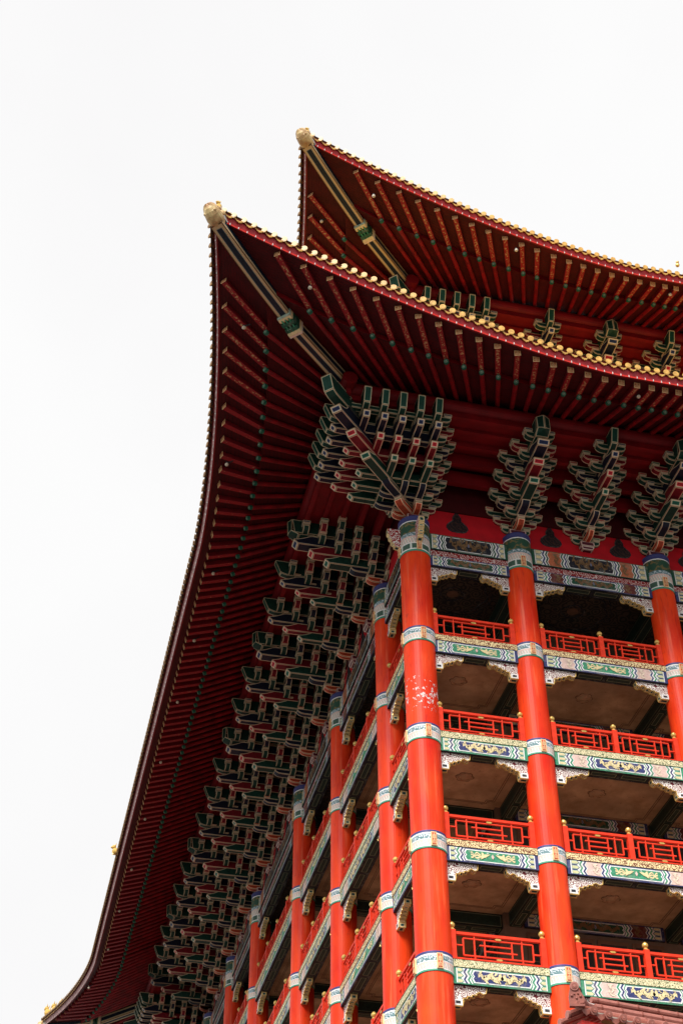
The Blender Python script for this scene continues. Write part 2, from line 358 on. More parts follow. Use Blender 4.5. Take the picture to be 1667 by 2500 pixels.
# ------------------------------------------------------------------ columns
CR = .5
def column_mesh(r, mat):
    b = MB(); b.lathe((0, 0, 0), [(r*1.12, GROUND), (r*1.04, GROUND+.5), (r, GROUND+.8), (r, 0), (r, 1.2)], mat, 40); return b
def collar_mesh(r):
    b = MB(); b.lathe((0, 0, 0), [(r, .02), (r+.018, 0), (r+.018, 1.55), (r+.035, 1.58), (r+.035, 1.66), (r-.08, 1.70), (0, 1.70)], M['collar'], 40)
    return b.mesh('painted_collar')
def band_mesh(r):
    b = MB(); b.lathe((0, 0, 0), [(r, -.004), (r+.025, 0), (r+.025, .60), (r, .62)], M['band'], 40); return b.mesh('painted_band')
def plaque_mesh():
    b = MB(); b.box(I, -.09, .09, -.035, .03, 0, .46, M['end_gold']); b.box(I, -.062, .062, -.05, -.034, .03, .43, M['end_red'])
    g_ = P2['c']
    for x0, x1, z0, z1 in ((-.008, .008, .05, .41), (-.045, .045, .33, .345), (-.035, .035, .285, .30), (-.045, .045, .22, .235), (-.035, .035, .15, .165),
                           (-.045, -.030, .235, .33), (.030, .045, .235, .33), (-.05, -.036, .05, .15), (.036, .05, .05, .15)):
        b.box(I, x0, x1, -.058, -.049, z0, z1, g_)
    return b.mesh('emblem_plaque')
col_me = column_mesh(CR, M['column']).mesh('column_shaft'); colc_me = column_mesh(.545, M['column_worn']).mesh('column_shaft')
collar_me, band_me, plaque_me = collar_mesh(CR), band_mesh(CR), plaque_mesh()
collarc_me, bandc_me = collar_mesh(.545), band_mesh(.545)
def column(x, y, front, left, corner=False):
    e = top('column', None, (x, y, 0)); r = .545 if corner else CR
    obj('shaft', colc_me if corner else col_me, e)
    obj('painted_collar', collarc_me if corner else collar_me, e)
    zs = [0]+FLOOR
    for z in FLOOR: obj('painted_band', bandc_me if corner else band_me, e, (0, 0, z))
    for z in zs:
        if front: obj('emblem_plaque', plaque_me, e, (0, -r-.03, z+.06))
        if left: obj('emblem_plaque', plaque_me, e, (-r-.03, 0, z+.06), LEFT)
for x in FX[1:]: column(x, 0, True, False)
for y in LY[1:]: column(0, y, False, True)
column(0, 0, True, True, True)

# ------------------------------------------------------------------ painted beams
def zig(x, d, h, z0=0.0, k=(0, .25, .5, .75, 1)):
    return [(x + (0 if i % 2 == 0 else d), z0+h*v) for i, v in enumerate(k)]
def beam2d(b, T, L, H, sch, x0=0.0, dep=0.0):
    """paint a beam face in (u, z): sch holds material keys: edge, panel field, figure, side panel, side figure, motif"""
    edge, field, fig, side, sfig, motif = sch
    def poly(pts, m, lay): b.face([T(-(dep+lay*.004), x0+u, z) for u, z in pts], P2[m])
    def bandz(xa, xb, d, m, lay, z0=.03, h=None):
        h = h or H-.06; A, Bz = zig(xa, d, h, z0), zig(xb, d, h, z0)
        for i in range(4): poly([A[i], Bz[i], Bz[i+1], A[i+1]], m, lay)
    poly([(0, 0), (L, 0), (L, H), (0, H)], edge, 1)
    mid = L/2; long_ = L > 4.0
    pane = min(.62, .105*L) if long_ else 0
    endw = .24 if L > 4 else .17
    ch = .06
    for sg in (1, -1):
        X = (lambda u, sg=sg: u if sg == 1 else L-u)
        def rect(a, c, m, lay, z0=.03, z1=H-.03): poly([(X(a), z0), (X(c), z0), (X(c), z1), (X(a), z1)], m, lay)
        rect(.11, mid if not long_ else mid, 'w', 2)
        # end motif: three pointed tongues
        for q in range(3):
            zc = H*(q+.5)/3; hh = H*.12
            for grow, mm, ly in ((.022, edge, 3), (0, 'gp', 4), (-.022, motif, 5)):
                a, c = .15, .15+endw
                if hh+grow > .01: poly([(X(a-grow*.2), zc-hh-grow), (X(c-.07), zc-hh-grow), (X(c+grow), zc), (X(c-.07), zc+hh+grow), (X(a-grow*.2), zc+hh+grow)], mm, ly)
        d = -.07*sg
        x = .15+endw+.07
        alt = 'g' if edge in ('n', 'k') else 'n'
        for mm in (alt, None, edge):
            if mm: bandz(X(x), X(x+ch), d, mm, 3)
            x += ch
        x += .03
        if long_:
            bandz(X(x), X(x+pane), d, side, 3)
            cx, cz = X(x+pane/2+.03), H*.5
            random.seed(3)
            for w in range(3):
                pts = [(cx+(.18-.05*w)*math.sin(a*1.9+w*1.3)*pane*1.5, cz+(a/6-.5)*H*.72) for a in range(7)]
                for (p, q) in zip(pts, pts[1:]): poly([(p[0]-.025, p[1]), (p[0]+.025, p[1]), (q[0]+.025, q[1]), (q[0]-.025, q[1])], sfig, 5+w)
            x += pane+.03
            for mm in (edge, None, alt):
                if mm: bandz(X(x), X(x+ch), d, mm, 3)
                x += ch
            x += .03
    # central panel
    P0 = x
    def hexp(i, m, lay):
        a = P0+i; z0, z1 = .035+i*.8, H-.035-i*.8; d = .055
        zs = [z0+(z1-z0)*k for k in (0, .3, .5, .7, 1)]
        lft = [(a+(0 if k % 2 == 0 else -d), zz) for k, zz in enumerate(zs)]; rgt = [(L-a+(0 if k % 2 == 0 else d), zz) for k, zz in enumerate(zs)]
        for k in range(4): poly([lft[k], rgt[k], rgt[k+1], lft[k+1]], m, lay)
    hexp(0, edge, 3); hexp(.03, 'w', 4); hexp(.07, field, 5)
    a, c = P0+.13, L-P0-.13; W = c-a; h = H-.2
    nd = max(2, int(round(W/1.1))); nd += nd % 2
    for k in range(nd):
        ux0 = a+W*k/nd; sgn = 1 if k % 2 == 0 else -1; wd = W/nd*.92
        def U(t): return ux0+.04+(wd*t if sgn > 0 else wd*(1-t))
        if motif == 'c':      # dragon: thick wavy body, legs, head
            pts = [(U(t/12), H*.5+math.sin(t*1.15+.4)*h*.24) for t in range(13)]
            for t in range(1, 13, 1):
                p = pts[t]; dz = 1 if t % 2 else -1; q = .03+.012*((t*7) % 3)
                poly([(p[0]-.035, p[1]), (p[0]+.03, p[1]+dz*q), (p[0]+.075*sgn, p[1]+dz*h*.40), (p[0]-.02*sgn, p[1]+dz*h*.30)], fig, 8)
            for i, (p, q) in enumerate(zip(pts, pts[1:])):
                w = .062*(1-.45*abs(i-7)/7)+.02; poly([(p[0], p[1]-w), (q[0], q[1]-w), (q[0], q[1]+w), (p[0], p[1]+w)], fig, 6+(i % 2))
            for t, dz in ((.2, -1), (.34, 1), (.55, -1), (.72, 1), (.85, -1)):
                p = (U(t), H*.5+math.sin(t*12*.95+.4)*h*.30)
                poly([(p[0]-.03, p[1]), (p[0]+.03, p[1]), (p[0]+.085*sgn, p[1]+dz*h*.3), (p[0]+.03*sgn, p[1]+dz*h*.34)], fig, 8)
            hd = (U(.97), H*.52); poly([(hd[0]-.07, hd[1]-.06), (hd[0]+.05, hd[1]-.07), (hd[0]+.08, hd[1]+.02), (hd[0]+.02, hd[1]+.1), (hd[0]-.07, hd[1]+.06)], fig, 9)
        else:                 # phoenix: body, wings and long curling tail feathers
            for w in range(3):
                pts = [(U(.03+t*.055), H*.5+h*((.30-.3*w)*math.cos(t*.55)+.07*math.sin(t*1.3+w))) for t in range(9)]
                for p, q in zip(pts, pts[1:]): poly([(p[0], p[1]-.026), (q[0], q[1]-.026), (q[0], q[1]+.026), (p[0], p[1]+.026)], fig, 6+w)
            bx = [U(.42), U(.55), U(.72), U(.93), U(.74), U(.55)]
            poly(list(zip(bx, [H*.5-.05, H*.5-h*.26, H*.5-h*.12, H*.5+h*.25, H*.5+h*.22, H*.5+h*.16])), fig, 9)
            poly([(U(.5), H*.5), (U(.48), H*.5-h*.4), (U(.58), H*.5-h*.28), (U(.66), H*.5)], fig, 10)
            poly([(U(.5), H*.5), (U(.52), H*.5+h*.4), (U(.6), H*.5+h*.32), (U(.66), H*.5)], fig, 10)
        poly([(U(.3), H*.5-h*.44), (U(.36), H*.5-h*.38), (U(.44), H*.5-h*.44)], 'w' if fig != 'b' else 'gp', 6)
        poly([(U(.75), H*.5+h*.42), (U(.8), H*.5+h*.33), (U(.88), H*.5+h*.42)], 'w' if fig != 'b' else 'gp', 6)
    cx = L/2; poly([(cx-.05, H*.5), (cx, H*.5-.09), (cx+.05, H*.5), (cx, H*.5+.09)], 's' if field != 'g' else 'p', 9)
SCH = {'phoenix': ('n', 'g', 'c', 'p', 'f', 'y'), 'dragon': ('g', 'n', 'c', 'p', 'f', 'c'),
       'top': ('dg', 'k', 'b', 'o', 'b', 'c'), 'low': ('n', 'dg', 'b', 'm', 'b', 'c')}  # top and low: darker colours that paint in the shade of the eave
P2['y'] = plain('paint_pale_yellow', (.66, .64, .34), .55, .1, 14)
SCH['phoenix'] = ('n', 'g', 'c', 'p', 'f', 'y')
OF = .24     # outer face of the beams
def under_panels(b, L, z, o0, o1):
    n = max(3, int(round(L/1.2))); w = (L-.3)/n
    for k in range(n):
        a = .15+w*k+.05; c = a+w-.1
        b.quad((a, -o1+.04, z-.004), (c, -o1+.04, z-.004), (c, -o0-.04, z-.004), (a, -o0-.04, z-.004), M['soffit_panel'])
def floor_beam(L, kind):
    b = MB(); H = .51; b.box(I, 0, L, -OF, .22, -.19, .32, P2['k'])
    beam2d(b, lambda s, t, z: (t, -OF+s, z-.19), L, H, SCH[kind])
    b.box(I, 0, L, -OF-.03, .3, .32, .55, M['fascia_a' if kind == 'phoenix' else 'fascia_b'])
    b.box(I, 0, L, -OF-.045, -OF+.1, .555, .585, M['rail'])
    under_panels(b, L, -.19, -.18, .2)
    return b.mesh('painted_beam')
def architrave(L):
    b = MB(); b.box(I, 0, L, -OF, .25, .47, 1.2, P2['k']); beam2d(b, lambda s, t, z: (t, -OF+s, z+.47), L, .73, SCH['top'])
    b.box(I, 0, L, -OF+.06, .2, .17, .47, M['strip_red'])
    b.box(I, 0, L, -OF+.0, .22, -.31, .17, P2['k']); beam2d(b, lambda s, t, z: (t, -OF+s, z-.31), L, .48, SCH['low'])
    under_panels(b, L, -.31, -.18, .2)
    return b.mesh('architrave')
QP = [(0, 0), (1.16, 0), (1.13, -.17), (1.02, -.21), (.92, -.15), (.80, -.20), (.80, -.25), (.64, -.25), (.64, -.31), (.48, -.31), (.48, -.37), (.34, -.37), (.34, -.46), (.30, -.62), (0, -.62)]
def queti(w=.17, sgn=1, sc=1.0):
    """carved corner bracket; along +X*sgn from the column"""
    b = MB(); pts = [(x*sc*sgn, z) for x, z in QP]
    for y in (-w/2-.03, w/2-.03): b.face([(x, y, z) for x, z in pts], M['queti'])
    for (p, q) in list(zip(pts, pts[1:]))[1:]:
        b.quad((p[0], -w/2-.03, p[1]), (q[0], -w/2-.03, q[1]), (q[0], w/2-.03, q[1]), (p[0], w/2-.03, p[1]), M['queti_edge'])
        for y in (-w/2-.037, w/2-.023): b.tube((p[0], y, p[1]), (q[0], y, q[1]), .017, M['gold'] if sc else M['gold'], n=5, caps=False)
    # scroll block at the foot
    b.box(I, min(0, .26*sgn), max(0, .26*sgn), -w/2-.055, w/2, -.60, -.42, P2['w']); b.box(I, min(.06*sgn, .2*sgn), max(.06*sgn, .2*sgn), -w/2-.062, -w/2-.05, -.55, -.47, P2['k'])
    return b.mesh('beam_bracket')
q_me = {}
def get_queti(s, short): 
    k = (s, short)
    if k not in q_me: q_me[k] = queti(.2, s, .88 if short else 1.0)
    return q_me[k]

# railing
def post_me():
    b = MB(); b.box(I, -.085, .085, -.085, .085, 0, .93, M['rail']); b.box(I, -.06, .06, -.06, .06, .93, .96, M['gold']); return b.mesh('post')
def finial_me():
    b = MB(); b.lathe((0, 0, 0), [(0, 0), (.055, 0), (.06, .03), (.045, .045), (.085, .08), (.098, .125), (.09, .165), (.05, .215), (.02, .24), (0, .25)], M['gold'], 14); return b.mesh('finial')
def lattice_me(W):
    b = MB(); H = .72; t = .019
    def bar(x0, z0, x1, z1):
        x0, x1 = x0*W, x1*W; z0, z1 = z0*H, z1*H
        if abs(x0-x1) < 1e-6: b.box(I, x0-t, x0+t, -.03, .03, z0, z1, M['rail'])
        else: b.box(I, x0, x1, -.027, .027, z0-t, z0+t, M['rail'])
    for s_ in ((.09, .13, .91, .13), (.09, .87, .91, .87), (.09, .13, .09, .87), (.91, .13, .91, .87), (.22, 0, .22, 1), (.78, 0, .78, 1),
               (0, .55, .09, .55), (.91, .45, 1, .45), (.34, .13, .34, .87), (.66, .13, .66, .87), (.28, .62, .66, .62), (.34, .38, .72, .38)): bar(*s_)
    for zc in (.93, .04):     # small gilt emblem
        for dx in (-.06, -.03, 0, .03, .06): b.box(I, W/2+dx-.009, W/2+dx+.009, -.045, -.033, H*zc-.035, H*zc+.03, M['gold'])
        b.box(I, W/2-.1, W/2+.1, -.044, -.034, H*zc-.008, H*zc+.008, M['gold'])
    return b.mesh('lattice_panel')
post_m, fin_m = post_me(), finial_me(); lat_m = {}
def railing(parent_loc, rz, L, npan):
    e = top('railing', None, parent_loc, rz)
    s0, s1 = .09, L-.09; w = (s1-s0)/npan
    b = MB(); b.box(I, .0, L, -.05, .05, .80, .885, M['rail']); b.box(I, 0, L, -.045, .045, .0, .075, M['rail']); obj('rail', b, e)
    for k in range(npan+1):
        obj('post', post_m, e, (s0+w*k, 0, 0)); obj('finial', fin_m, e, (s0+w*k, 0, .96))
    W = round(w-.17, 3)
    if W not in lat_m: lat_m[W] = lattice_me(W)
    for k in range(npan): obj('lattice_panel', lat_m[W], e, (s0+w*k+.085, 0, .077))

bm_cache = {}
def bay(a0, a1, left):
    r0 = .47; L = a1-a0-2*r0
    org = (a0+r0, 0) if not left else (0, a1-r0); rz = 0 if not left else LEFT
    short = L < 3.5
    npan = 1 if short else (2 if L < 5 else (3 if L < 8 else 4))
    for i, Z in enumerate(FLOOR):
        kind = 'phoenix' if i % 2 == 0 else 'dragon'; k = (round(L, 2), kind)
        if k not in bm_cache: bm_cache[k] = floor_beam(L, kind)
        top('painted_beam', bm_cache[k], (org[0], org[1], Z), rz)
        railing((org[0]+(0 if left else 0)+(-.13 if left else 0), org[1]+(-.13 if not left else 0), Z+.585), rz, L, npan)
        for s_ in (1, -1):
            dx = 0.02 if s_ == 1 else L-.02
            loc = (org[0]+dx, 0, Z-.195) if not left else (0, org[1]-dx, Z-.195)
            top('beam_bracket', get_queti(s_, short), loc, rz)
    k = (round(L, 2), 'arch')
    if k not in bm_cache: bm_cache[k] = architrave(L)
    top('architrave', bm_cache[k], (org[0], org[1], 0), rz)
    for s_ in (1, -1):
        dx = 0.02 if s_ == 1 else L-.02
        loc = (org[0]+dx, 0, -.315) if not left else (0, org[1]-dx, -.315)
        top('beam_bracket', get_queti(s_, short), loc, rz)
for a, c in zip(FX, FX[1:]): bay(a, c, False)
for a, c in zip(LY, LY[1:]): bay(a, c, True)

# carved beam ends crossing at the corner column
def beam_end():
    b = MB(); pts = [(.5, 1.15), (1.02, 1.15), (1.02, .92), (.96, .86), (.96, .72), (.88, .66), (.88, .52), (.78, .46), (.78, .36), (.5, .3)]
    for t in (-.11, .11): b.face([(t, -s_, z) for s_, z in pts], M['queti_red'])
    for p, q in list(zip(pts, pts[1:])): b.quad((-.11, -p[0], p[1]), (.11, -p[0], p[1]), (.11, -q[0], q[1]), (-.11, -q[0], q[1]), M['queti_edge'])
    return b.mesh('carved_beam_end')
be = beam_end(); top('carved_beam_end', be, (0, 0, .1)); top('carved_beam_end', be, (0, 0, .1), LEFT)

# ------------------------------------------------------------------ balcony ceilings, cross beams, inner wall
def rosette_me(dark=False):
    b = MB()
    def ring(r, amp, z0, rad, mt, lob=4, ph=0):
        n = 40; pts = []
        for i in range(n):
            a = 2*math.pi*i/n; rr = r*(1+amp*abs(math.cos(lob/2*a+ph))); pts.append(((rr*math.cos(a)*1.15), rr*math.sin(a), z0))
        for i in range(n): b.tube(pts[i], pts[(i+1) % n], rad, mt, n=5, caps=False)
    if dark:
        ring(.32, .25, 0, .03, P2['k']); ring(1.05, .12, 0, .035, P2['k'], 8); ring(1.2, .12, 0, .02, P2['k'], 8)
        b.face([(.2*math.cos(2*math.pi*i/24)*1.1, .2*math.sin(2*math.pi*i/24), -.010) for i in range(24)], M['ceil_line']); b.face([(1.3*math.cos(2*math.pi*i/32)*1.1, 1.3*math.sin(2*math.pi*i/32), -.004) for i in range(32)], M['ceil_dark'])
    else:
        ring(.16, .4, -.01, .03, M['ceil']); ring(.215, .3, 0, .013, M['ceil_line'], 6)
        b.lathe((0, 0, 0), [(0, -.05), (.1, -.045), (.16, -.012), (.29, -.004)], M['ceil'], 16)
    return b.mesh('ceiling_rosette')
ros, rosd = rosette_me(), rosette_me(True)
WI = 3.55   # balcony depth to the inner wall
def ceiling(x0, x1, y0, y1, Z, dark, center):
    e = MB(); e.box(I, x0, x1, y0, y1, Z+.3, Z+.5, M['ceil_dark'] if dark else M['ceil'])
    d = .45; a0, a1, c0, c1 = x0+d, x1-d, y0+d, y1-d
    if not dark and a1-a0 > .6 and c1-c0 > .6:
        for dd in (0, .07):
            p = [(a0+dd+.25, c0+dd), (a1-dd-.25, c0+dd), (a1-dd-.25, c0+dd+.18), (a1-dd, c0+dd+.18), (a1-dd, c1-dd-.18), (a1-dd-.25, c1-dd-.18), (a1-dd-.25, c1-dd), (a0+dd+.25, c1-dd), (a0+dd+.25, c1-dd-.18), (a0+dd, c1-dd-.18), (a0+dd, c0+dd+.18), (a0+dd+.25, c0+dd+.18)]
            for u, v in zip(p, p[1:]+p[:1]): e.tube((*u, Z+.3), (*v, Z+.3), .014, M['ceil_line'], n=4, caps=False)
    o = top('balcony_ceiling', e)
    r = obj('ceiling_rosette', rosd if dark else ros, o, (center[0], center[1], Z+.295))
cb = MB(); cb.box(I, -.2, .2, .3, WI, -.19, .3, M['cross']); 
for k in range(3):
    y0 = .45+k*1.02; cb.box(I, -.14, .14, y0, y0+.9, -.198, -.189, M['soffit_panel'])
cross_me = cb.mesh('cross_beam')
cb = MB(); cb.box(I, -.2, .2, .3, WI, -.31, .3, M['cross']); crosst_me = cb.mesh('cross_beam')
for i, Z in enumerate([0]+FLOOR[:5]):
    dark = i == 0
    for a, c in zip(FX, FX[1:]):
        ceiling(a+.05, c-.05, .2, WI+.3, Z, dark, ((a+c)/2, 1.9))
    for a, c in zip(LY[1:], LY[2:]):
        ceiling(.2, WI+.3, a+.05, c-.05, Z, dark, (1.9, (a+c)/2))
    for x in FX[1:]: top('cross_beam', crosst_me if dark else cross_me, (x, 0, Z))
    for y in LY[1:]: top('cross_beam', crosst_me if dark else cross_me, (0, y, Z), LEFT)
w = MB()
w.box(I, WI, LFR, WI, LL-WI, GROUND+.01, 4.2, M['in_wall'])
iw = top('inner_wall', w)
def wall_bay(L, kind):
    b = MB(); b.box(I, 0, L, -.1, -.003, -.2, .3, P2['k']); beam2d(b, lambda s, t, z: (t, -.1+s, z-.19), L, .48, SCH[kind]); return b.mesh('inner_beam')
def door_me(L):
    b = MB(); n = max(2, int(L/1.1)); wd = L/n
    for k in range(n):
        x = wd*k; b.box(I, x+.05, x+wd-.05, -.05, -.003, -3.2, -.35, M['ceil_line']); b.box(I, x+.16, x+wd-.16, -.06, -.045, -3.05, -.5, M['glass'])
        for q in range(1, 3): b.box(I, x+.16, x+wd-.16, -.07, -.058, -3.05+q*.85-.02, -3.05+q*.85+.02, M['ceil_line'])
    return b.mesh('glazed_door')
wcache = {}
for i, Z in enumerate(FLOOR):
    for lst, left in ((FX, False), (LY, True)):
        for a, c in list(zip(lst, lst[1:]))[1:]:
            L = round(c-a-.6, 2); kind = 'dragon' if i % 2 else 'phoenix'
            for key, fn in (((L, kind), lambda: wall_bay(L, 'low')), ((L, 'd'), lambda: door_me(L))):
                if key not in wcache: wcache[key] = fn()
                loc = (a+.3, WI, Z-GROUND) if not left else (WI, c-.3, Z-GROUND)
                obj('inner_beam' if key[1] != 'd' else 'glazed_door', wcache[key], iw, (loc[0], loc[1], loc[2]+GROUND), 0 if not left else LEFT)

# ------------------------------------------------------------------ bracket sets (dougong)
Z0, DZ, DS = 1.93, .37, .66
TIP = {1: .80, 2: 1.46, 3: 2.40, 4: 3.02, 5: 3.65, 6: 3.95}
COLN = {1: 'orange', 2: 'navy', 3: 'green', 4: 'red', 5: 'navy', 6: 'green'}
def curve_end(s0, s1, zb, h, rise=.19, n=4, rl=.3):
    """profile whose underside curls up at s1"""
    pr = [(s0, zb, zb+h)]
    for i in range(n+1):
        a = i/n*math.pi/2; pr.append((s1-rl+rl*math.sin(a), zb+rise*(1-math.cos(a)), zb+h))
    return pr
def dou(b, T, s, t, z, m, w=.13, h=.15):
    b.box(lambda x, y, zz: T(x, y, zz), s-w, s+w, t-w, t+w, z+.05, z+h, M['b_'+m]); b.box(lambda x, y, zz: T(x, y, zz), s-w, s+w, t-w, t+w, z, z+.05, M['b_'+m], taper=.035)
def nose(T, j, s0, wd, ext=0.0, drop=0.0, at=0.0, big=False):
    b = MB(); z = Z0+DZ*(j-1); tip = TIP[j]+ext; h = .235; w0, w1 = at-wd/2, at+wd/2; c = M[COLN[j]]
    if j <= 2:
        b.sweep(T, curve_end(s0, tip, z-drop*.5, h), w0, w1, c)
        dou(b, T, tip-.14, at, z+h-.02, 'maroon' if j == 1 else 'orange', w=.15)
    elif j <= 5:
        body = tip-.62; zb = z-drop
        zb = z-.17-drop
        b.sweep(T, [(s0, zb, z+.3), (tip-.68, zb, z+.3), (tip-.55, zb, z+.27), (tip-.42, zb, zb+.37), (tip-.22, zb, zb+.28), (tip-.09, zb, zb+.235), (tip+.09, zb+.175, zb+.2)], w0, w1, c, cut=M['e_'+COLN[j]])
        dou(b, T, body+.02, at, z+.31, ['red', 'green', 'orange'][j-3], w=.15, h=.12)
    else:
        zb = z-.06-drop; top_ = z+.62-drop
        if big:   # prow-like end, bent in the middle
            hw = wd/2
            for sg in (-1, 1):
                pts = [(s0, z), (tip-.34, zb-.0), (tip-.05, zb+.14)]
                b.quad(T(s0, at+sg*hw, z), T(tip-.22, at+sg*hw, zb+.02), T(tip-.12, at+sg*hw, top_), T(s0, at+sg*hw, top_), c)
            b.quad(T(tip-.12, at-hw, zb+.12), T(tip, at, zb+.05), T(tip+.02, at, top_+.03), T(tip-.12, at-hw, top_), c)
            b.quad(T(tip, at, zb+.05), T(tip-.12, at+hw, zb+.12), T(tip-.12, at+hw, top_), T(tip+.02, at, top_+.03), c)
            b.face([T(tip-.12, at-hw, zb+.12), T(tip, at, zb+.05), T(tip-.12, at+hw, zb+.12), T(tip-.42, at+hw, zb-.02), T(tip-.42, at-hw, zb-.02)], c, [(0, .3), (hw, .36), (wd, .3), (wd, 0), (0, 0)], [(wd, .38)]*5)
            b.quad(T(s0, at-hw, z), T(s0, at+hw, z), T(tip-.42, at+hw, zb-.02), T(tip-.42, at-hw, zb-.02), c)
        else:
            b.sweep(T, [(s0, zb+.04, top_), (tip-.46, zb-.0, top_), (tip-.28, zb+.05, top_), (tip-.2, zb+.1, top_), (tip+.02, top_-.03, top_)], w0, w1, c, cut=M['b_green'])
    return b.mesh('bracket_arm')
ACOL = ['navy', 'green', 'navy']
def cross_arm(T, k, j, hl, half=0):
    """arm parallel to the wall in step plane k, tier j"""
    b = MB(); z = Z0+DZ*(j-1); s = DS*k; h = .22; c = 'red' if (j-k == 2 and k % 2 == 0) else (ACOL[(j+k*2) % 3] if (j-k) < 3 else 'green')
    TT = lambda a, t, zz: T(s+t, a, zz)
    for sg in ((1, -1) if not half else (half,)):
        pr = [(0, z-.04, z+h)]; rl = min(.26, hl*.45)
        for i in range(5):
            a = i/4*math.pi/2; pr.append((sg*(hl-rl+rl*math.sin(a)), z-.04+.21*(1-math.cos(a)), z+h))
        b.sweep(TT, pr, -.13, .13, M[c]); dou(b, TT, sg*(hl-.13), 0, z+h, ['red', 'green', 'navy'][(j+k) % 3], w=.155, h=.16)
        b.box(lambda x, y, zz: TT(x, y, zz), min(0, sg*(hl-.22)), max(0, sg*(hl-.22)), -.05, .05, z+h, z+h+.17, P2['arm_fill'])
    return b.mesh('cross_arm')
HL = [.56, .84, 1.10]
def cap_me(wide):
    b = MB(); w_ = .32 if wide else .27
    b.box(I, -w_, w_, -w_, w_, 1.74, Z0+.03, M['maroon']); b.box(I, -w_, w_, -w_, w_, 1.61, 1.74, M['maroon'], taper=.07)
    # faceted front
    return b.mesh('cap_block')
parts_cache = {}
def make_parts(wide):
    L = [('cap_block', cap_me(wide))]
    for j in range(1, 7):
        wd = ([.28, .34, .40, .42, .45, .52][j-1] if wide else [.22, .25, .26, .27, .28, .27][j-1])
        L.append(('bracket_arm', nose(F, j, 0, wd, big=(wide and j == 6))))
    for k in range(6):
        for j in range(k+1, min(k+4, 7)):
            L.append(('cross_arm', cross_arm(F, k, j, HL[j-k-1])))
    return L
PW, PN = make_parts(True), make_parts(False)
def bracket_set(x, y, z, rz, wide):
    e = top('bracket_set', None, (x, y, z), rz)
    for n, me in (PW if wide else PN): obj(n, me, e)
def corner_parts():
    L = [('cap_block', cap_me(True))]
    for j in range(1, 7):
        wd = [.32, .34, .38, .39, .40, .40][j-1]
        L.append(('diagonal_arm', nose(D, j, 0, wd, ext=TIP[j]*.414+[.0, .0, .0, .08, .2, .45][j-1]-(.0 if j > 2 else .0), drop=[0, .05, .12, .16, .2, .16][j-1])))
        for k in range(min(j, 5)):
            for T in (F, G): L.append(('bracket_arm', nose(T, j, -.1, .27, at=-DS*k)))
    for T in (F, G):
        b = MB(); b.sweep(T, curve_end(0, 3.46, Z0+DZ*5, .22), -3.3-.11, -3.3+.11, M['green']); dou(b, T, 3.34, -3.3, Z0+DZ*5+.21, 'orange'); L.append(('bracket_arm', b.mesh('bracket_arm')))
    for k in range(6):
        for j in range(k+1, min(k+4, 7)):
            for T in (F, G): L.append(('cross_arm', cross_arm(T, k, j, HL[j-k-1], half=1)))
    return L
PC = corner_parts()
def corner_set(x, y, z, rz):
    e = top('corner_bracket_set', None, (x, y, z), rz)
    for n, me in PC: obj(n, me, e)

def splits(lst):
    out = []
    for a, c in list(zip(lst, lst[1:]))[1:]:
        out.append((a, True)); n = 2 if c-a < 6 else (3 if c-a < 8 else 4)
        out += [(a+(c-a)*k/n, False) for k in range(1, n)]
    return out
FS = [s for s in splits(FX) if s[0] < 22]; LS = splits(LY)
LS = [s for s in LS if s[0] < LL-3.5]
for x, wd in FS: bracket_set(x, 0, 0, 0, wd)
for y, wd in LS: bracket_set(0, y, 0, LEFT, wd)
bracket_set(0, LY[-2], 0, LEFT, True)
corner_set(0, 0, 0, 0); corner_set(0, LL, 0, LEFT)
# upper storey
UFX = [6.60, 9.40, 12.15, 14.9, 17.65, 20.4]
for i, x in enumerate(UFX): bracket_set(x, UO, UZ, 0, i % 2 == 1)
for y in (6.6, 9.2, 11.7, 14.2): bracket_set(UO, y, UZ, LEFT, y in (9.2,))
corner_set(UO, UO, UZ, 0)

# ------------------------------------------------------------------ boards and purlins under the eaves
def eave_frame(O, Z, LF, LLx, far):
    b = MB()
    ye = LLx+ (4 if far else 0)
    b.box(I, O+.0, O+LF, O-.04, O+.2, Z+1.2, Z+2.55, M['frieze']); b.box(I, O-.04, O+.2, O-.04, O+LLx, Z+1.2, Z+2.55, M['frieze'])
    b.box(I, O+.0, O+LF, O-.1, O+.2, Z+2.55, Z+5.2, M['upper_board_shade']); b.box(I, O-.1, O+.2, O-.1, O+LLx, Z+2.55, Z+5.2, M['upper_board_shade'])
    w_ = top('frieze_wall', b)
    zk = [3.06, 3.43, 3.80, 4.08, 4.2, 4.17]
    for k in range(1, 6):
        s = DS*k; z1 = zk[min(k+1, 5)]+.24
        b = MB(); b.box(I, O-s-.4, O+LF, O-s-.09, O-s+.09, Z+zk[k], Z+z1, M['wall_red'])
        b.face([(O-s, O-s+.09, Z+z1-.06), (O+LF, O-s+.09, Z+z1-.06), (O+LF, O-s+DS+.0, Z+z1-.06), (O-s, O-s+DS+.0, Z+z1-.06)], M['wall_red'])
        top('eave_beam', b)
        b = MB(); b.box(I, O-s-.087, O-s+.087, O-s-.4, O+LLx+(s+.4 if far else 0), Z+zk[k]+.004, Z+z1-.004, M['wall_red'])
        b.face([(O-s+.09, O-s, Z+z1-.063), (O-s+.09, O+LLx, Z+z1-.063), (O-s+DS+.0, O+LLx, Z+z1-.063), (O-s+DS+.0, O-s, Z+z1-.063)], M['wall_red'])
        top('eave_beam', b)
    s = 3.3
    b = MB(); b.tube((O-3.95, O-s, Z+4.72), (O+LF, O-s, Z+4.72), .28, M['wall_red'], n=20); top('purlin', b)
    b = MB(); b.tube((O-s, O-3.95, Z+4.715), (O-s, O+LLx+(3.95 if far else 0), Z+4.715), .278, M['wall_red'], n=20); top('purlin', b)
eave_frame(0, 0, LFR, LL, True); eave_frame(UO, UZ, 19, 36, False)
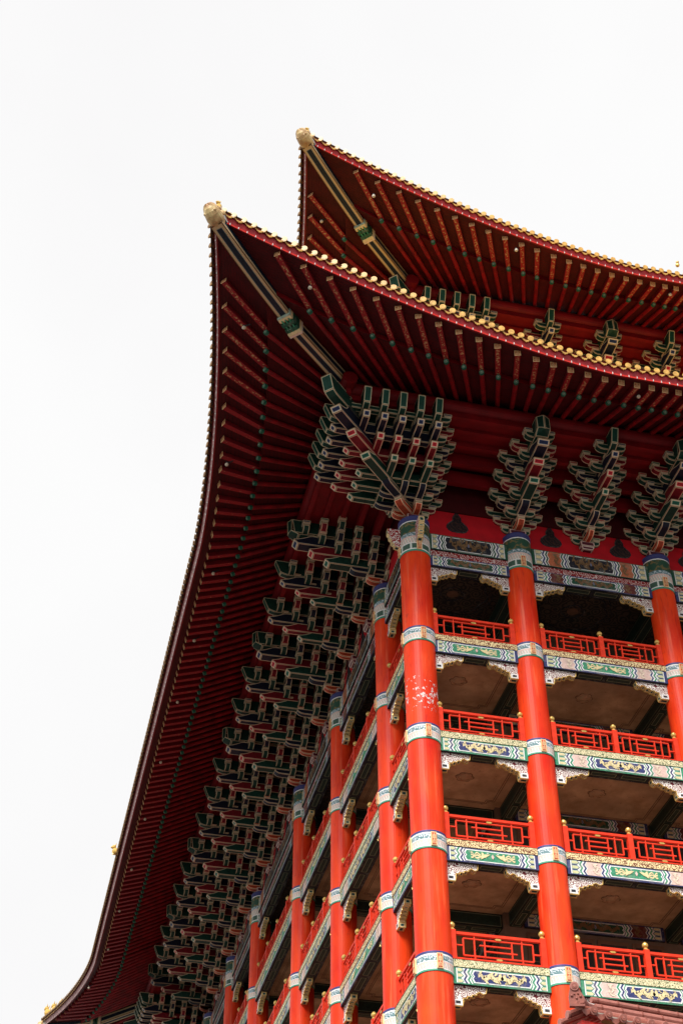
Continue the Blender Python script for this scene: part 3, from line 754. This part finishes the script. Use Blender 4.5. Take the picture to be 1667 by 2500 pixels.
# flame shaped vents in the frieze wall between the bracket sets
def vent_me():
    b = MB(); half = [(0, 0), (.2, .01), (.33, .07), (.41, .20), (.37, .34), (.24, .47), (.15, .56), (.16, .68), (.11, .8), (.05, .9), (0, 1.0)]
    pts = half+[(-x, z) for x, z in half[::-1][1:-1]]
    b.face([(x, -.045, z) for x, z in pts], M['vent'])
    for p, q in zip(pts, pts[1:]+pts[:1]): b.tube((p[0], -.045, p[1]), (q[0], -.045, q[1]), .022, P2['k'], n=5, caps=False)
    return b.mesh('flame_vent')
vm = vent_me(); fx = [0]+[s[0] for s in FS]
for a, c in zip(fx, fx[1:]): top('flame_vent', vm, ((a+c)/2-(.0 if a else .3), -.0, 1.62))
ly = [s[0] for s in LS]
for a, c in zip(ly, ly[1:]): top('flame_vent', vm, (0, (a+c)/2, 1.62), LEFT)

# ------------------------------------------------------------------ roofs
A0, OF0, OT, ZF, ZT = 5.5, 7.12, 9.05, 3.55, 5.6
def eave(b):
    u = min(1, max(0, (A0-b)/(A0+OT))); return OF0+(OT-OF0)*u**1.7, ZF+(ZT-ZF)*u**1.2, u
class Side:
    def __init__(s, O, Z, left, L, far): s.O, s.Z, s.left, s.L, s.far = O, Z, left, L, far
    def W(s, a, o, z):
        if s.left == 'back': return (s.O+a, s.O+LL+o, s.Z+z)
        return (s.O-o, s.O+a, s.Z+z) if s.left else (s.O+a, s.O-o, s.Z+z)
    def bs(s, a):
        if s.far and a > s.L/2: return s.L-a, -1
        return a, 1
    def rib(s, a):
        b, sg = s.bs(a); o, z, u = eave(b); th = R(45)*u**.75; sn, cs = math.sin(th)*sg, math.cos(th)
        dm = (o-3.1)/cs
        den = cs-abs(sn)
        if den > .06: dm = min(dm, max(.02, (b+o)/den))
        d1 = min(dm*.97, (1.62+.5*u)/max(.75, cs))
        zo = z+.07; z1 = 4.17+(5.15-4.17)*u**1.25; zi = 5.22+.25*u
        return dict(o=o, z=z, u=u, sn=sn, cs=cs, dm=dm, d1=d1, D1=(1.62+.5*u)/max(.75, cs), DM=(o-3.1)/cs, zo=zo, z1=z1, zi=zi)
    def pt(s, a, r, d, dz=0.0, fly=True):
        if d <= r['D1'] and fly: z = r['zo']+(r['z1']-r['zo'])*d/r['D1']
        else: z = r['z1']-.2+(r['zi']-r['z1']+.2)*(d-r['D1'])/max(.2, r['DM']-r['D1'])
        return s.W(a+r['sn']*d, r['o']-r['cs']*d, z+dz)
    def ed(s, a, out, dz):
        b, sg = s.bs(a); o, z, u = eave(b); return s.W(a-sg*out*.5*u, o+out, z+dz)
    def range(s): return -OT+.0, (s.L+OT if s.far else s.L)

NEAR = [-7.05, -6.1, -5.15, -4.3, -3.45, -2.65, -1.9, -1.15, -.4, .35, 1.05, 1.8, 2.5, 3.15, 3.8, 4.45, 5.1, 5.72, 6.3, 6.85, 7.35, 7.85]
def rafter_pos(s, end):
    P = list(NEAR)
    if s.far:
        mirror = [s.L-p for p in NEAR][::-1]; x = NEAR[-1]; n = int(round((mirror[0]-x)/.5)); P += [x+(mirror[0]-x)*k/n for k in range(1, n)]+mirror
    else:
        x = NEAR[-1]+.5
        while x < end: P.append(x); x += .5
    return [p for p in P if p < end]

def emblem_end(b, c, U, V, Nn, sz=.108):
    c, U, V, Nn = map(Vector, (c, U, V, Nn))
    def rect(u0, u1, v0, v1, m, lay):
        b.face([c+U*u0*sz+V*v0*sz+Nn*lay, c+U*u1*sz+V*v0*sz+Nn*lay, c+U*u1*sz+V*v1*sz+Nn*lay, c+U*u0*sz+V*v1*sz+Nn*lay], m)
    rect(-1.04, 1.04, -1.04, 1.04, M['end_gold'], .003); rect(-.76, .76, -.76, .76, M['end_red'], .006)
    g_ = M['end_gold']
    for r_ in ((-.72, .72, .48, .62), (-.45, .45, .16, .32), (-.62, .62, -.1, .04), (-.72, .72, -.42, -.28), (-.09, .09, -.8, .75), (-.5, -.34, -.8, .1), (.34, .5, -.8, .1)): rect(*r_, g_, .009)

def build_side(s, roof, end, gilded):
    lo, hi = s.range(); hi = min(hi, end)
    n = int((hi-lo)/.3); A = [lo+(hi-lo)*i/n for i in range(n+1)]
    ribs = [s.rib(a) for a in A]
    # soffit boards
    b = MB()
    for (a, r), (c, q) in zip(zip(A, ribs), zip(A[1:], ribs[1:])):
        for k in range(2):
            d0, d1, e0, e1 = r['d1']*k/2, r['d1']*(k+1)/2, q['d1']*k/2, q['d1']*(k+1)/2
            b.face([s.pt(a, r, d0), s.pt(c, q, e0), s.pt(c, q, e1), s.pt(a, r, d1)], M['soffit'], [(0, d0), (0, e0), (0, e1), (0, d1)])
        if r['dm'] > r['D1'] or q['dm'] > q['D1']:
            b.face([s.pt(a, r, r['d1']), s.pt(c, q, q['d1']), s.pt(c, q, q['d1'], -.2 if q['dm'] > q['D1'] else 0), s.pt(a, r, r['d1'], -.2 if r['dm'] > r['D1'] else 0)], M['wall_red'])
            for k in range(3):
                f0, f1 = k/3, (k+1)/3
                L_ = lambda rr, f: rr['d1']+.002+(rr['dm']-rr['d1'])*f
                b.face([s.pt(a, r, L_(r, f0)+.0, fly=False), s.pt(c, q, L_(q, f0), fly=False), s.pt(c, q, L_(q, f1), fly=False), s.pt(a, r, L_(r, f1), fly=False)], M['soffit'],
                       [(0, L_(r, f0)), (0, L_(q, f0)), (0, L_(q, f1)), (0, L_(r, f1))])
    obj('soffit', b, roof, (0, 0, -s.Z*0-0))
    # eave board with scalloped top edge, bright rim and dark gap
    b = MB(); sp = .355; nb = int((hi-lo-.5)/sp); A2 = [lo+.35+sp*i/4 for i in range(nb*4+1)]
    face_m = M['eave_board'] if not s.left else M['pink_board']
    sc = [.0, .05, .075, .05]
    for i, (a, c) in enumerate(zip(A2, A2[1:])):
        za, zc = .26+sc[i % 4]*.6, .26+sc[(i+1) % 4]*.6
        E_ = s.ed
        b.face([E_(a, .045, .0), E_(c, .045, .0), E_(c, .045, .075), E_(a, .045, .075)], M['rim'] if not s.left else face_m)
        b.face([E_(a, .045, .075), E_(c, .045, .075), E_(c, .03, .085), E_(a, .03, .085)], M['rim'])
        b.face([E_(a, .03, .08), E_(c, .03, .08), E_(c, .12, zc), E_(a, .12, za)], face_m)
        b.face([E_(a, -.02, 0), E_(c, -.02, 0), E_(c, .045, 0), E_(a, .045, 0)], M['wall_red'])
        b.face([E_(a, -.02, 0), E_(c, -.02, 0), E_(c, -.02, .1), E_(a, -.02, .1)], M['wall_red'])
        b.face([E_(a, .12, za-.01), E_(c, .12, zc-.01), E_(c, .18, .37), E_(a, .18, .37)], M['wall_red'])
    obj('eave_board', b, roof)
    # tile edge: round end tiles, drip tiles, tubes running up the slope
    b = MB(); a = lo+.3; GT = M['gold_shade'] if s.left else M['gold_tile']
    while a < hi-.1:
        b_, sg = s.bs(a); dn = Vector(s.ed(a, 1, 0))-Vector(s.ed(a, 0, 0)); dn.z = 0; dn.normalize()
        ex_ = .08 if s.left else 0; c0 = Vector(s.ed(a, .21+ex_, .40)); dz = Vector((0, 0, 1)); ax = (dn+dz*(-.15 if not s.left else -.02)).normalized()
        b.tube(c0, c0+ax*.024, .112, GT, n=14); b.tube(c0+ax*.024, c0+ax*.030, .085, GT, n=12)
        b.tube(c0-dn*1.3+dz*.52, c0, .092, M['tile_body_shade'], n=9, caps=False)
        # drip tile between this and the next
        a2 = a+sp/2; tdir = (Vector(s.ed(a2+.1, .2, .27))-Vector(s.ed(a2-.1, .2, .27))).normalized(); c1 = Vector(s.ed(a2, .2+ex_, .305)); up = (dz+dn*(.25 if not s.left else .04)).normalized()
        N_ = 8; lowp = []; upp = []
        for i in range(N_+1):
            t = -1+2*i/N_; lowp.append(c1+tdir*t*.15+up*(-.105*(1-abs(t)**1.6)-.012*math.cos(t*12))); upp.append(c1+tdir*t*.15+up*(.045-.075*(1-t*t)))
        for i in range(N_):
            b.face([lowp[i], lowp[i+1], upp[i+1], upp[i]], GT); q_ = -dn*.03
            b.face([lowp[i], lowp[i+1], lowp[i+1]+q_, lowp[i]+q_], GT)
            b.face([upp[i], upp[i+1], upp[i+1]-dn*1.2+dz*.5, upp[i]-dn*1.2+dz*.5], M['tile_under'])
        a += sp
    obj('edge_tiles', b, roof)
    # string of small bulbs along the rim
    b = MB(); a = lo+.5
    while a < hi-.1:
        c0 = Vector(s.ed(a, .065, .03)); b.blob((c0.x, c0.y, c0.z-.025), .024, M['pin'], n=4); b.tube(c0, c0+Vector((0, 0, .05)), .014, M['white'], n=5)
        a += .3
    obj('bulb_string', b, roof)
    # roof slope above
    b = MB(); mat = M['gold_tile']; inn = 3.7 if s.O == 0 else 9.0; rise = 5.6 if s.O == 0 else 7.5
    def up(a, f):
        bb, sg = s.bs(a); o, z, u = eave(bb); ai = max(a, inn) if bb == a else min(a, s.L-inn)
        aa = a+(ai-a)*f; oo = (o+.2)+(-inn-o-.2)*f; return s.W(aa, oo, z+.40+(rise+ZF-z+.0)*(f**1.25)+(0.12*f))
    for a, c in zip(A, A[1:]):
        for k in range(6): b.face([up(a, k/6), up(c, k/6), up(c, (k+1)/6), up(a, (k+1)/6)], mat)
    obj('roof_slope', b, roof)
    # rafters
    pos = rafter_pos(s, hi); allr = []
    for p in pos:
        r = s.rib(p); allr.append((p, r))
    budget = s.left and 60 or 40
    bulkr, bulkf = MB(), MB(); nr = 0
    for idx, (p, r) in enumerate(allr):
        if r['D1'] >= r['dm']-.05 and r['dm'] < 1: continue
        single = idx < budget or (idx >= len(allr)-0 and s.far)
        # flying rafter: square bar
        b = MB() if single else bulkf
        d0, d1 = .29, r['d1']+.1
        P0, P1 = Vector(s.pt(p, r, d0, -.005)), Vector(s.pt(p, r, min(d1, r['D1']), -.005)); ax = (P0-P1).normalized(); U = ax.cross(Vector((0, 0, 1))).normalized(); V = U.cross(ax).normalized()
        if V.z < 0: V = -V
        w_ = .094; A_, Bb = [], []
        for su, sv in ((-1, -2), (1, -2), (1, 0), (-1, 0)):
            A_.append(P0+U*su*w_+V*sv*w_); Bb.append(P1+U*su*w_+V*sv*w_)
        ln = (P0-P1).length
        gm = M['fly_gold'] if gilded(p) else M['fly_red']
        b.face([A_[0], A_[1], Bb[1], Bb[0]], gm, [(0, 0), (.17, 0), (.17, ln), (0, ln)])
        b.face([A_[1], A_[2], Bb[2], Bb[1]], M['fly_side']); b.face([A_[0], A_[3], Bb[3], Bb[0]], M['fly_side'])
        b.face(A_, M['end_red']); emblem_end(b, (A_[0]+A_[2])/2, U, V, ax)
        if single: obj('flying_rafter', b, roof)
        # round rafter
        if r['dm'] > r['D1']+.25:
            b = MB() if single else bulkr
            P0 = Vector(s.pt(p, r, r['D1']-.14, -.1, fly=False)); P1 = Vector(s.pt(p, r, r['dm'], -.1, fly=False)); ax = (P0-P1).normalized()
            b.tube(P1, P0, .088, M['round'], n=12, caps=False)
            for k_, (rr, mm) in enumerate(((.09, 'ring_g'), (.062, 'ring_c'), (.05, 'ring_g'), (.028, 'ring_c'))):
                U = ax.orthogonal().normalized(); V = ax.cross(U); cc = P0+ax*.004*(k_+.5)
                b.face([cc+(U*math.cos(2*math.pi*i/12)+V*math.sin(2*math.pi*i/12))*rr for i in range(12)], M[mm])
            b.tube(P0-ax*.12, P0+ax*.001, .0895, M['ring_g'], n=12, caps=False)
            if single: obj('round_rafter', b, roof)
    if bulkr.f: obj('far_round_rafters', bulkr, roof)['kind'] = 'stuff'
    if bulkf.f: obj('far_flying_rafters', bulkf, roof)['kind'] = 'stuff'

def dragon_head(T):
    """weathered dragon head sleeve on the tip of the hip beam; local s = outward along the diagonal"""
    b = MB(); rings = []
    prof = [(-.12, .27, .30, 0), (.0, .30, .34, .02), (.12, .325, .37, .03), (.26, .33, .38, .05), (.40, .31, .36, .08), (.52, .26, .30, .12), (.62, .18, .21, .15), (.68, .07, .08, .17)]
    n = 20
    for s_, w_, h_, zo in prof:
        rings.append([T(s_+.03*math.sin(3*a*2*math.pi/n), w_*math.cos(2*math.pi*a/n)*(1+.07*math.sin(5*a)), zo+h_*math.sin(2*math.pi*a/n)) for a in range(n)])
    for A, B_ in zip(rings, rings[1:]):
        for i in range(n):
            j = (i+1) % n; b.face([A[i], A[j], B_[j], B_[i]], M['head'], smooth=True)
    b.face(rings[0], M['head']); b.face(rings[-1], M['head'])
    for sg in (-1, 1):
        b.blob(T(.30, sg*.22, .24), .085, M['head'], stretch=(1, 1, 1)); b.blob(T(.36, sg*.25, .24), .035, M['dark'])
        b.blob(T(.58, sg*.09, .30), .04, M['head'])
        b.blob(T(.08, sg*.27, .22), .09, M['head'], stretch=(1.2, .7, 1.3)); b.blob(T(.45, sg*.2, -.02), .07, M['head'])
        b.tube(T(.05, sg*.16, .34), T(-.28, sg*.2, .42), .05, M['head'], .03, n=8)
        b.tube(T(.52, sg*.15, -.05), T(.52, sg*.15, -.16), .02, P2['c'], .006, n=6)
    b.blob(T(.45, 0, .34), .12, M['head'], stretch=(1, 1, .6))
    return b
def figure(b, c, h, m, face=(0, 0)):
    """small seated roof beast"""
    x, y, z = c; fx_, fy_ = face
    b.blob((x, y, z+h*.3), h*.26, m, stretch=(1, 1, 1.25)); b.blob((x+fx_*h*.12, y+fy_*h*.12, z+h*.68), h*.19, m); b.blob((x+fx_*h*.3, y+fy_*h*.3, z+h*.64), h*.09, m)
    b.tube((x+fx_*h*.15, y+fy_*h*.15, z), (x+fx_*h*.12, y+fy_*h*.12, z+h*.45), h*.08, m, h*.06, n=6)
    b.tube((x-fx_*h*.2, y-fy_*h*.2, z+h*.2), (x-fx_*h*.35, y-fy_*h*.35, z+h*.75), h*.07, m, h*.02, n=6)
    for sg in (-1, 1): b.tube((x+sg*fy_*h*.1, y-sg*fx_*h*.1, z+h*.78), (x+sg*fy_*h*.15-fx_*h*.05, y-sg*fx_*h*.15-fy_*h*.05, z+h), h*.05, m, h*.01, n=5)

def hip(O, Z, roof, ang=0.0, LLo=None, figs=4):
    """hip beam and hip ridge at a corner; ang rotates the diagonal"""
    cx, cy = O, (O if LLo is None else O+LLo)
    ca, sa = math.cos(ang), math.sin(ang)
    def T(s_, t, z):
        x, y, zz = D(s_*math.sqrt(2), t, z); return (cx+x*ca-y*sa, cy+x*sa+y*ca, zz+Z)
    b = MB(); b.sweep(T, [(3.3, 4.80, 5.25), (5.70, 4.58, 5.05)], -.21, .21, M['beam_navy']); obj('hip_beam', b, roof)
    b = MB(); b.sweep(T, [(6.05, 4.74, 5.25), (7.2, 4.89, 5.40), (8.2, 5.09, 5.6), (9.05, 5.31, 5.80)], -.225, .225, M['beam_navy']); obj('hip_beam', b, roof)
    b = MB()
    for i, (s_, zb) in enumerate(((5.62, 4.52), (5.74, 4.56), (5.90, 4.60), (6.04, 4.66))):
        b.sweep(T, [(s_, zb, zb+.55), (s_+.06, zb-.03, zb+.55), (s_+.13, zb, zb+.55)], -.245, .245, P2['dg'] if i in (1, 2) else P2['c'])
    b.box(T, 5.60, 5.66, -.25, .25, 4.5, 5.1, P2['f']); b.box(T, 6.14, 6.2, -.25, .25, 4.66, 5.2, P2['gp'])
    for t in (-.13, 0, .13): b.tube(T(5.68, t, 4.535), T(6.12, t, 4.645), .03, P2['g'], n=8)
    obj('hip_scroll_block', b, roof)
    b = MB(); 
    for sg in (-1, 1):
        b.face([T(7.4, sg*.24, 5.35), T(9.0, sg*.24, 5.62), T(9.15, sg*.24, 5.98), T(7.4, sg*.24, 5.62)], M['white'])
        b.face([T(7.9, sg*.243, 5.48), T(8.9, sg*.243, 5.66), T(8.95, sg*.243, 5.84), T(7.9, sg*.243, 5.6)], P2['p'])
    obj('hip_side_board', b, roof)
    hd = dragon_head(lambda s_, t, z: T(9.02+s_*.62, t*.92, 5.56+z*.85+s_*.1)); obj('dragon_head', hd, roof)
    b = MB(); prev = None
    pts = []
    for i in range(9):
        f = i/8; d = 9.1-(9.1+(3.7 if O == 0 else 9))*f; pts.append(T(d, 0, 6.10+(3.7 if O == 0 else 5.6)*f**1.25))
    for p, q in zip(pts, pts[1:]): b.tube(p, q, .17, M['gold_tile'], n=10)
    obj('hip_ridge', b, roof)
    for k in range(figs):
        d = 9.0-k*.42; f = (9.1-d)/12.8; p = T(d, 0, 6.22+3.7*f**1.25); q = T(d+1, 0, 0); v = Vector((q[0]-p[0], q[1]-p[1], 0)).normalized()
        b = MB(); figure(b, p, .42 if LLo is None else .78, M['gold'], (v.x, v.y)); obj('roof_beast', b, roof)
    p = T(9.15, 0, 6.1)

lower = top('lower_roof', None, (0, 0, 0)); lower.location = (0, 0, -GROUND)
upper = top('upper_roof', None, (0, 0, 0)); upper.location = (0, 0, -GROUND)
fl = Side(0, 0, False, LFR, False); ll = Side(0, 0, True, LL, True)
build_side(fl, lower, LFR, lambda p: True); build_side(ll, lower, 99, lambda p: p < -3)
bk = Side(0, 0, 'back', 20, False); build_side(bk, lower, 14, lambda p: False)
fu_ = Side(UO, UZ, False, 20, False); lu_ = Side(UO, UZ, True, 40, False)
build_side(fu_, upper, 20, lambda p: True); build_side(lu_, upper, 14, lambda p: True)
hip(0, 0, lower); hip(0, 0, lower, LEFT, LL); hip(UO, UZ, upper)
b = MB(); figure(b, (-7.5, 30.8, 3.93), .62, M['gold'], (-1, 0)); obj('roof_beast', b, lower)
for p in ((-2.1, UO-OF0-.35, UZ+6.0-.35), (10.98, UO-OF0-.3, UZ+4.3)):
    b = MB(); figure(b, p, .34, M['gold'], (0, -1)); obj('roof_beast', b, upper)
# upper storey body
b = MB(); b.box(I, UO+.3, UO+19, UO+.3, UO+36, 4.2, UZ+6, M['in_wall']); top('upper_storey_wall', b)

# ------------------------------------------------------------------ lamps under the eaves
def lamp(p, label, grp, dirv):
    e = tag(empty('eave_lamp', loc=p), label, 'lamp', grp)
    b = MB(); b.tube((dirv[0]*.22, dirv[1]*.22, .2), (0, 0, .04), .03, M['dark'], n=8); b.tube((0, 0, .01), (0, 0, .09), .055, M['dark'], .04, n=10); obj('fitting', b, e)
    b = MB(); b.blob((0, 0, -.03), .07, M['bulb'], n=8); obj('bulb', b, e)
ORD = ['first', 'second', 'third', 'fourth', 'fifth', 'sixth', 'seventh', 'eighth', 'ninth', 'tenth', 'eleventh']
lamp((-5.6, -7.75, 4.60), 'small bulb lamp between the first two gilded rafters of the lower front eave', 'bulb lamps under the eaves', (0, 1))
lamp((6.53, -6.35, 3.60), 'small round bulb lamp under the lower front eave, above the right-hand bracket sets', 'bulb lamps under the eaves', (0, 1))
for i, (x, y, z) in enumerate([(-7.45, -5.55, 4.55), (-6.95, .45, 3.72), (-6.4, 6.68, 3.6), (-6.44, 11.26, 3.6), (-6.45, 15.91, 3.6), (-6.48, 20.98, 3.6), (-6.5, 26.29, 3.6), (-6.5, 31.52, 3.6), (-6.56, 36.23, 3.6), (-6.62, 40.98, 3.6), (-7.14, 46.27, 3.6)]):
    lamp((x, y, z), '%s small bulb lamp from the near corner under the long left eave' % ORD[i], 'bulb lamps under the eaves', (1, 0))
lamp((-2.4, -4.5, 14.95), 'small bulb lamp close to the corner under the upper front eave', 'bulb lamps under the eaves', (0, 1))
lamp((3.82, -3.63, 14.35), 'middle bulb lamp of the three under the upper front eave', 'bulb lamps under the eaves', (0, 1))
lamp((10.86, -2.85, 14.35), 'rightmost bulb lamp under the upper front eave', 'bulb lamps under the eaves', (0, 1))
lamp((-4.04, -2.25, 15.7), 'lone bulb lamp on the left underside of the upper roof', 'bulb lamps under the eaves', (1, 0))

# ------------------------------------------------------------------ gate roof in the foreground (lower right)
def gate_roof():
    clay = plain('brick_red_tile', (.27, .08, .055), .5, .15, 9, .4, .3, dirt=(.2, .06, .045)); clayp = plain('brick_red_tile_pale', (.38, .14, .11), .5, .12, 9, .4, .3)
    clayd = plain('grey_brown_tile', (.22, .19, .16), .7, .2, 9)  # grey-brown tone of the flat tiles and the lower ridge course
    Cc = Vector((-12.159, -39.827, -34.773))
    def ray(px, py, t):
        d = fv + r2*((px-833.5)/3681) - u2*((py-1250)/3681); return Cc+d*t
    K = 26.0                                   # distance of the corner along the view axis
    P = ray(1411, 2470, K)                     # eave corner of the gate roof
    e = tag(empty('gate_roof', loc=(P.x, P.y, GROUND)), 'brick-red tiled gate roof corner rising in front of the balconies', 'gatehouse', None)
    base = Vector((P.x, P.y, GROUND)); ex = Vector((.987, .16, 0)).normalized(); ey = Vector((-.16, .987, 0)).normalized(); o0 = P-base
    def W(u, v, z): return o0+ex*u+ey*v+Vector((0, 0, z))
    b = MB(); sp = .285; n = 20
    def zc(t): return .10*max(0, 1-t/1.1)**2
    for k in range(n):
        u = k*sp; z = zc(u); c = W(u, -.02, z)
        b.tube(c, c-ey*.04+Vector((0, 0, -.01)), .075, clayp, n=14); b.tube(c-ey*.04, c-ey*.05, .055, clay, n=10); b.tube(c-ey*.05, c-ey*.056, .02, clayp, n=8)
        ln = min(u, 1.5)+.02; b.tube(c+ey*ln+Vector((0, 0, .5*ln)), c, .065, clay, n=9, caps=False)
        N_ = 8; c1 = W(u+sp/2, -.02, z-.02)
        lo_ = [c1+ex*t*.115+Vector((0, 0, -.13*(1-abs(t)**1.7)-.008*math.cos(t*11))) for t in [-1+2*i/N_ for i in range(N_+1)]]; hi_ = [c1+ex*t*.115+Vector((0, 0, .03-.05*(1-t*t))) for t in [-1+2*i/N_ for i in range(N_+1)]]
        for i in range(N_):
            b.face([lo_[i], lo_[i+1], hi_[i+1], hi_[i]], clay); b.face([hi_[i], hi_[i+1], hi_[i+1]+ey*ln+Vector((0, 0, .5*ln)), hi_[i]+ey*ln+Vector((0, 0, .5*ln))], clayd)
    for k in range(1, 8):
        u = k*sp; c = W(-.02, u, zc(u)); ln = min(u, 1.5); b.tube(c, c-ex*.04, .075, clayp, n=12); b.tube(c+ex*ln+Vector((0, 0, .5*ln)), c, .065, clay, n=8, caps=False)
    obj('roof_tiles', b, e)
    b = MB(); b.box(lambda x, y, z: W(x, y, z), .10, n*sp, .08, 3.2, -.30, -.10, M['rim']); b.box(lambda x, y, z: W(x, y, z), .35, n*sp, .45, 3.0, -.75, -.31, plain('gate_frieze', (.30, .01, .012), .6)); obj('eave_board', b, e)
    # hip ridge with its end ornament
    b = MB(); pts = [W(.02, .0, .30), W(.2, .2, .31), W(.45, .45, .36), W(.75, .75, .48), W(1.1, 1.1, .66)]
    for p, q in zip(pts, pts[1:]):
        b.tube(p, q, .07, clay, n=12); b.tube(p-Vector((0, 0, .11)), q-Vector((0, 0, .11)), .055, clayd, n=8); b.tube(q-(q-p)*.12, q, .076, clayp, n=12)
    obj('hip_ridge', b, e)
    b = MB()
    for v, z, r_ in ((.72, .50, .065), (.82, .68, .055), (.62, .36, .055)):
        b.tube(W(.80, v, z), W(n*sp, v, z), r_, clayp, n=10)
        for k in range(12): b.tube(W(.9+k*.42, v, z), W(.93+k*.42, v, z), r_+.008, clay, n=10)
    obj('main_ridge', b, e)
    b = MB(); U = (ex*.94-ey*.34).normalized()*.66; Nn = Vector((-.25, -.93, -.1)).normalized(); c = W(-.03, -.03, .24); Vv = Vector((0, 0, .85))
    pl = [(-.19, -.17), (.19, -.12), (.21, .0), (.10, .16), (.05, .30), (-.09, .30), (-.16, .16), (-.20, .02)]
    f_ = [c+U*x+Vv*z+Nn*.03 for x, z in pl]; g_ = [c+U*x+Vv*z-Nn*.05 for x, z in pl]
    b.face(f_, clay); b.face(g_, clay)
    for i in range(len(pl)):
        j = (i+1) % len(pl); b.face([f_[i], f_[j], g_[j], g_[i]], clayp)
    k0 = c+Vv*.22-U*.03; b.tube(k0, k0+Nn*.06, .078, clayp, n=16); b.tube(k0+Nn*.06, k0+Nn*.07, .05, clay, n=12); b.tube(k0+Nn*.07, k0+Nn*.078, .025, clayp, n=8)
    for x, z, r_ in ((-.12, .02, .026), (0, -.03, .022), (.11, .01, .026), (-.05, .06, .02), (.05, .07, .02)): b.blob(tuple(c+U*x+Vv*z+Nn*.035), r_, clay, n=6)
    b.box(lambda x, y, z: c+U*x+Vv*z+Nn*y, -.2, .2, -.05, .07, -.21, -.16, clay)
    obj('ridge_end_ornament', b, e)
    # walls carrying the roof
    b = MB(); zb = -(P.z-GROUND); b.box(lambda x, y, z: W(x, y, z), .9, n*sp, .9, 2.6, zb, -.74, plain('gate_wall', (.34, .05, .035), .7)); obj('wall', b, e)
gate_roof()
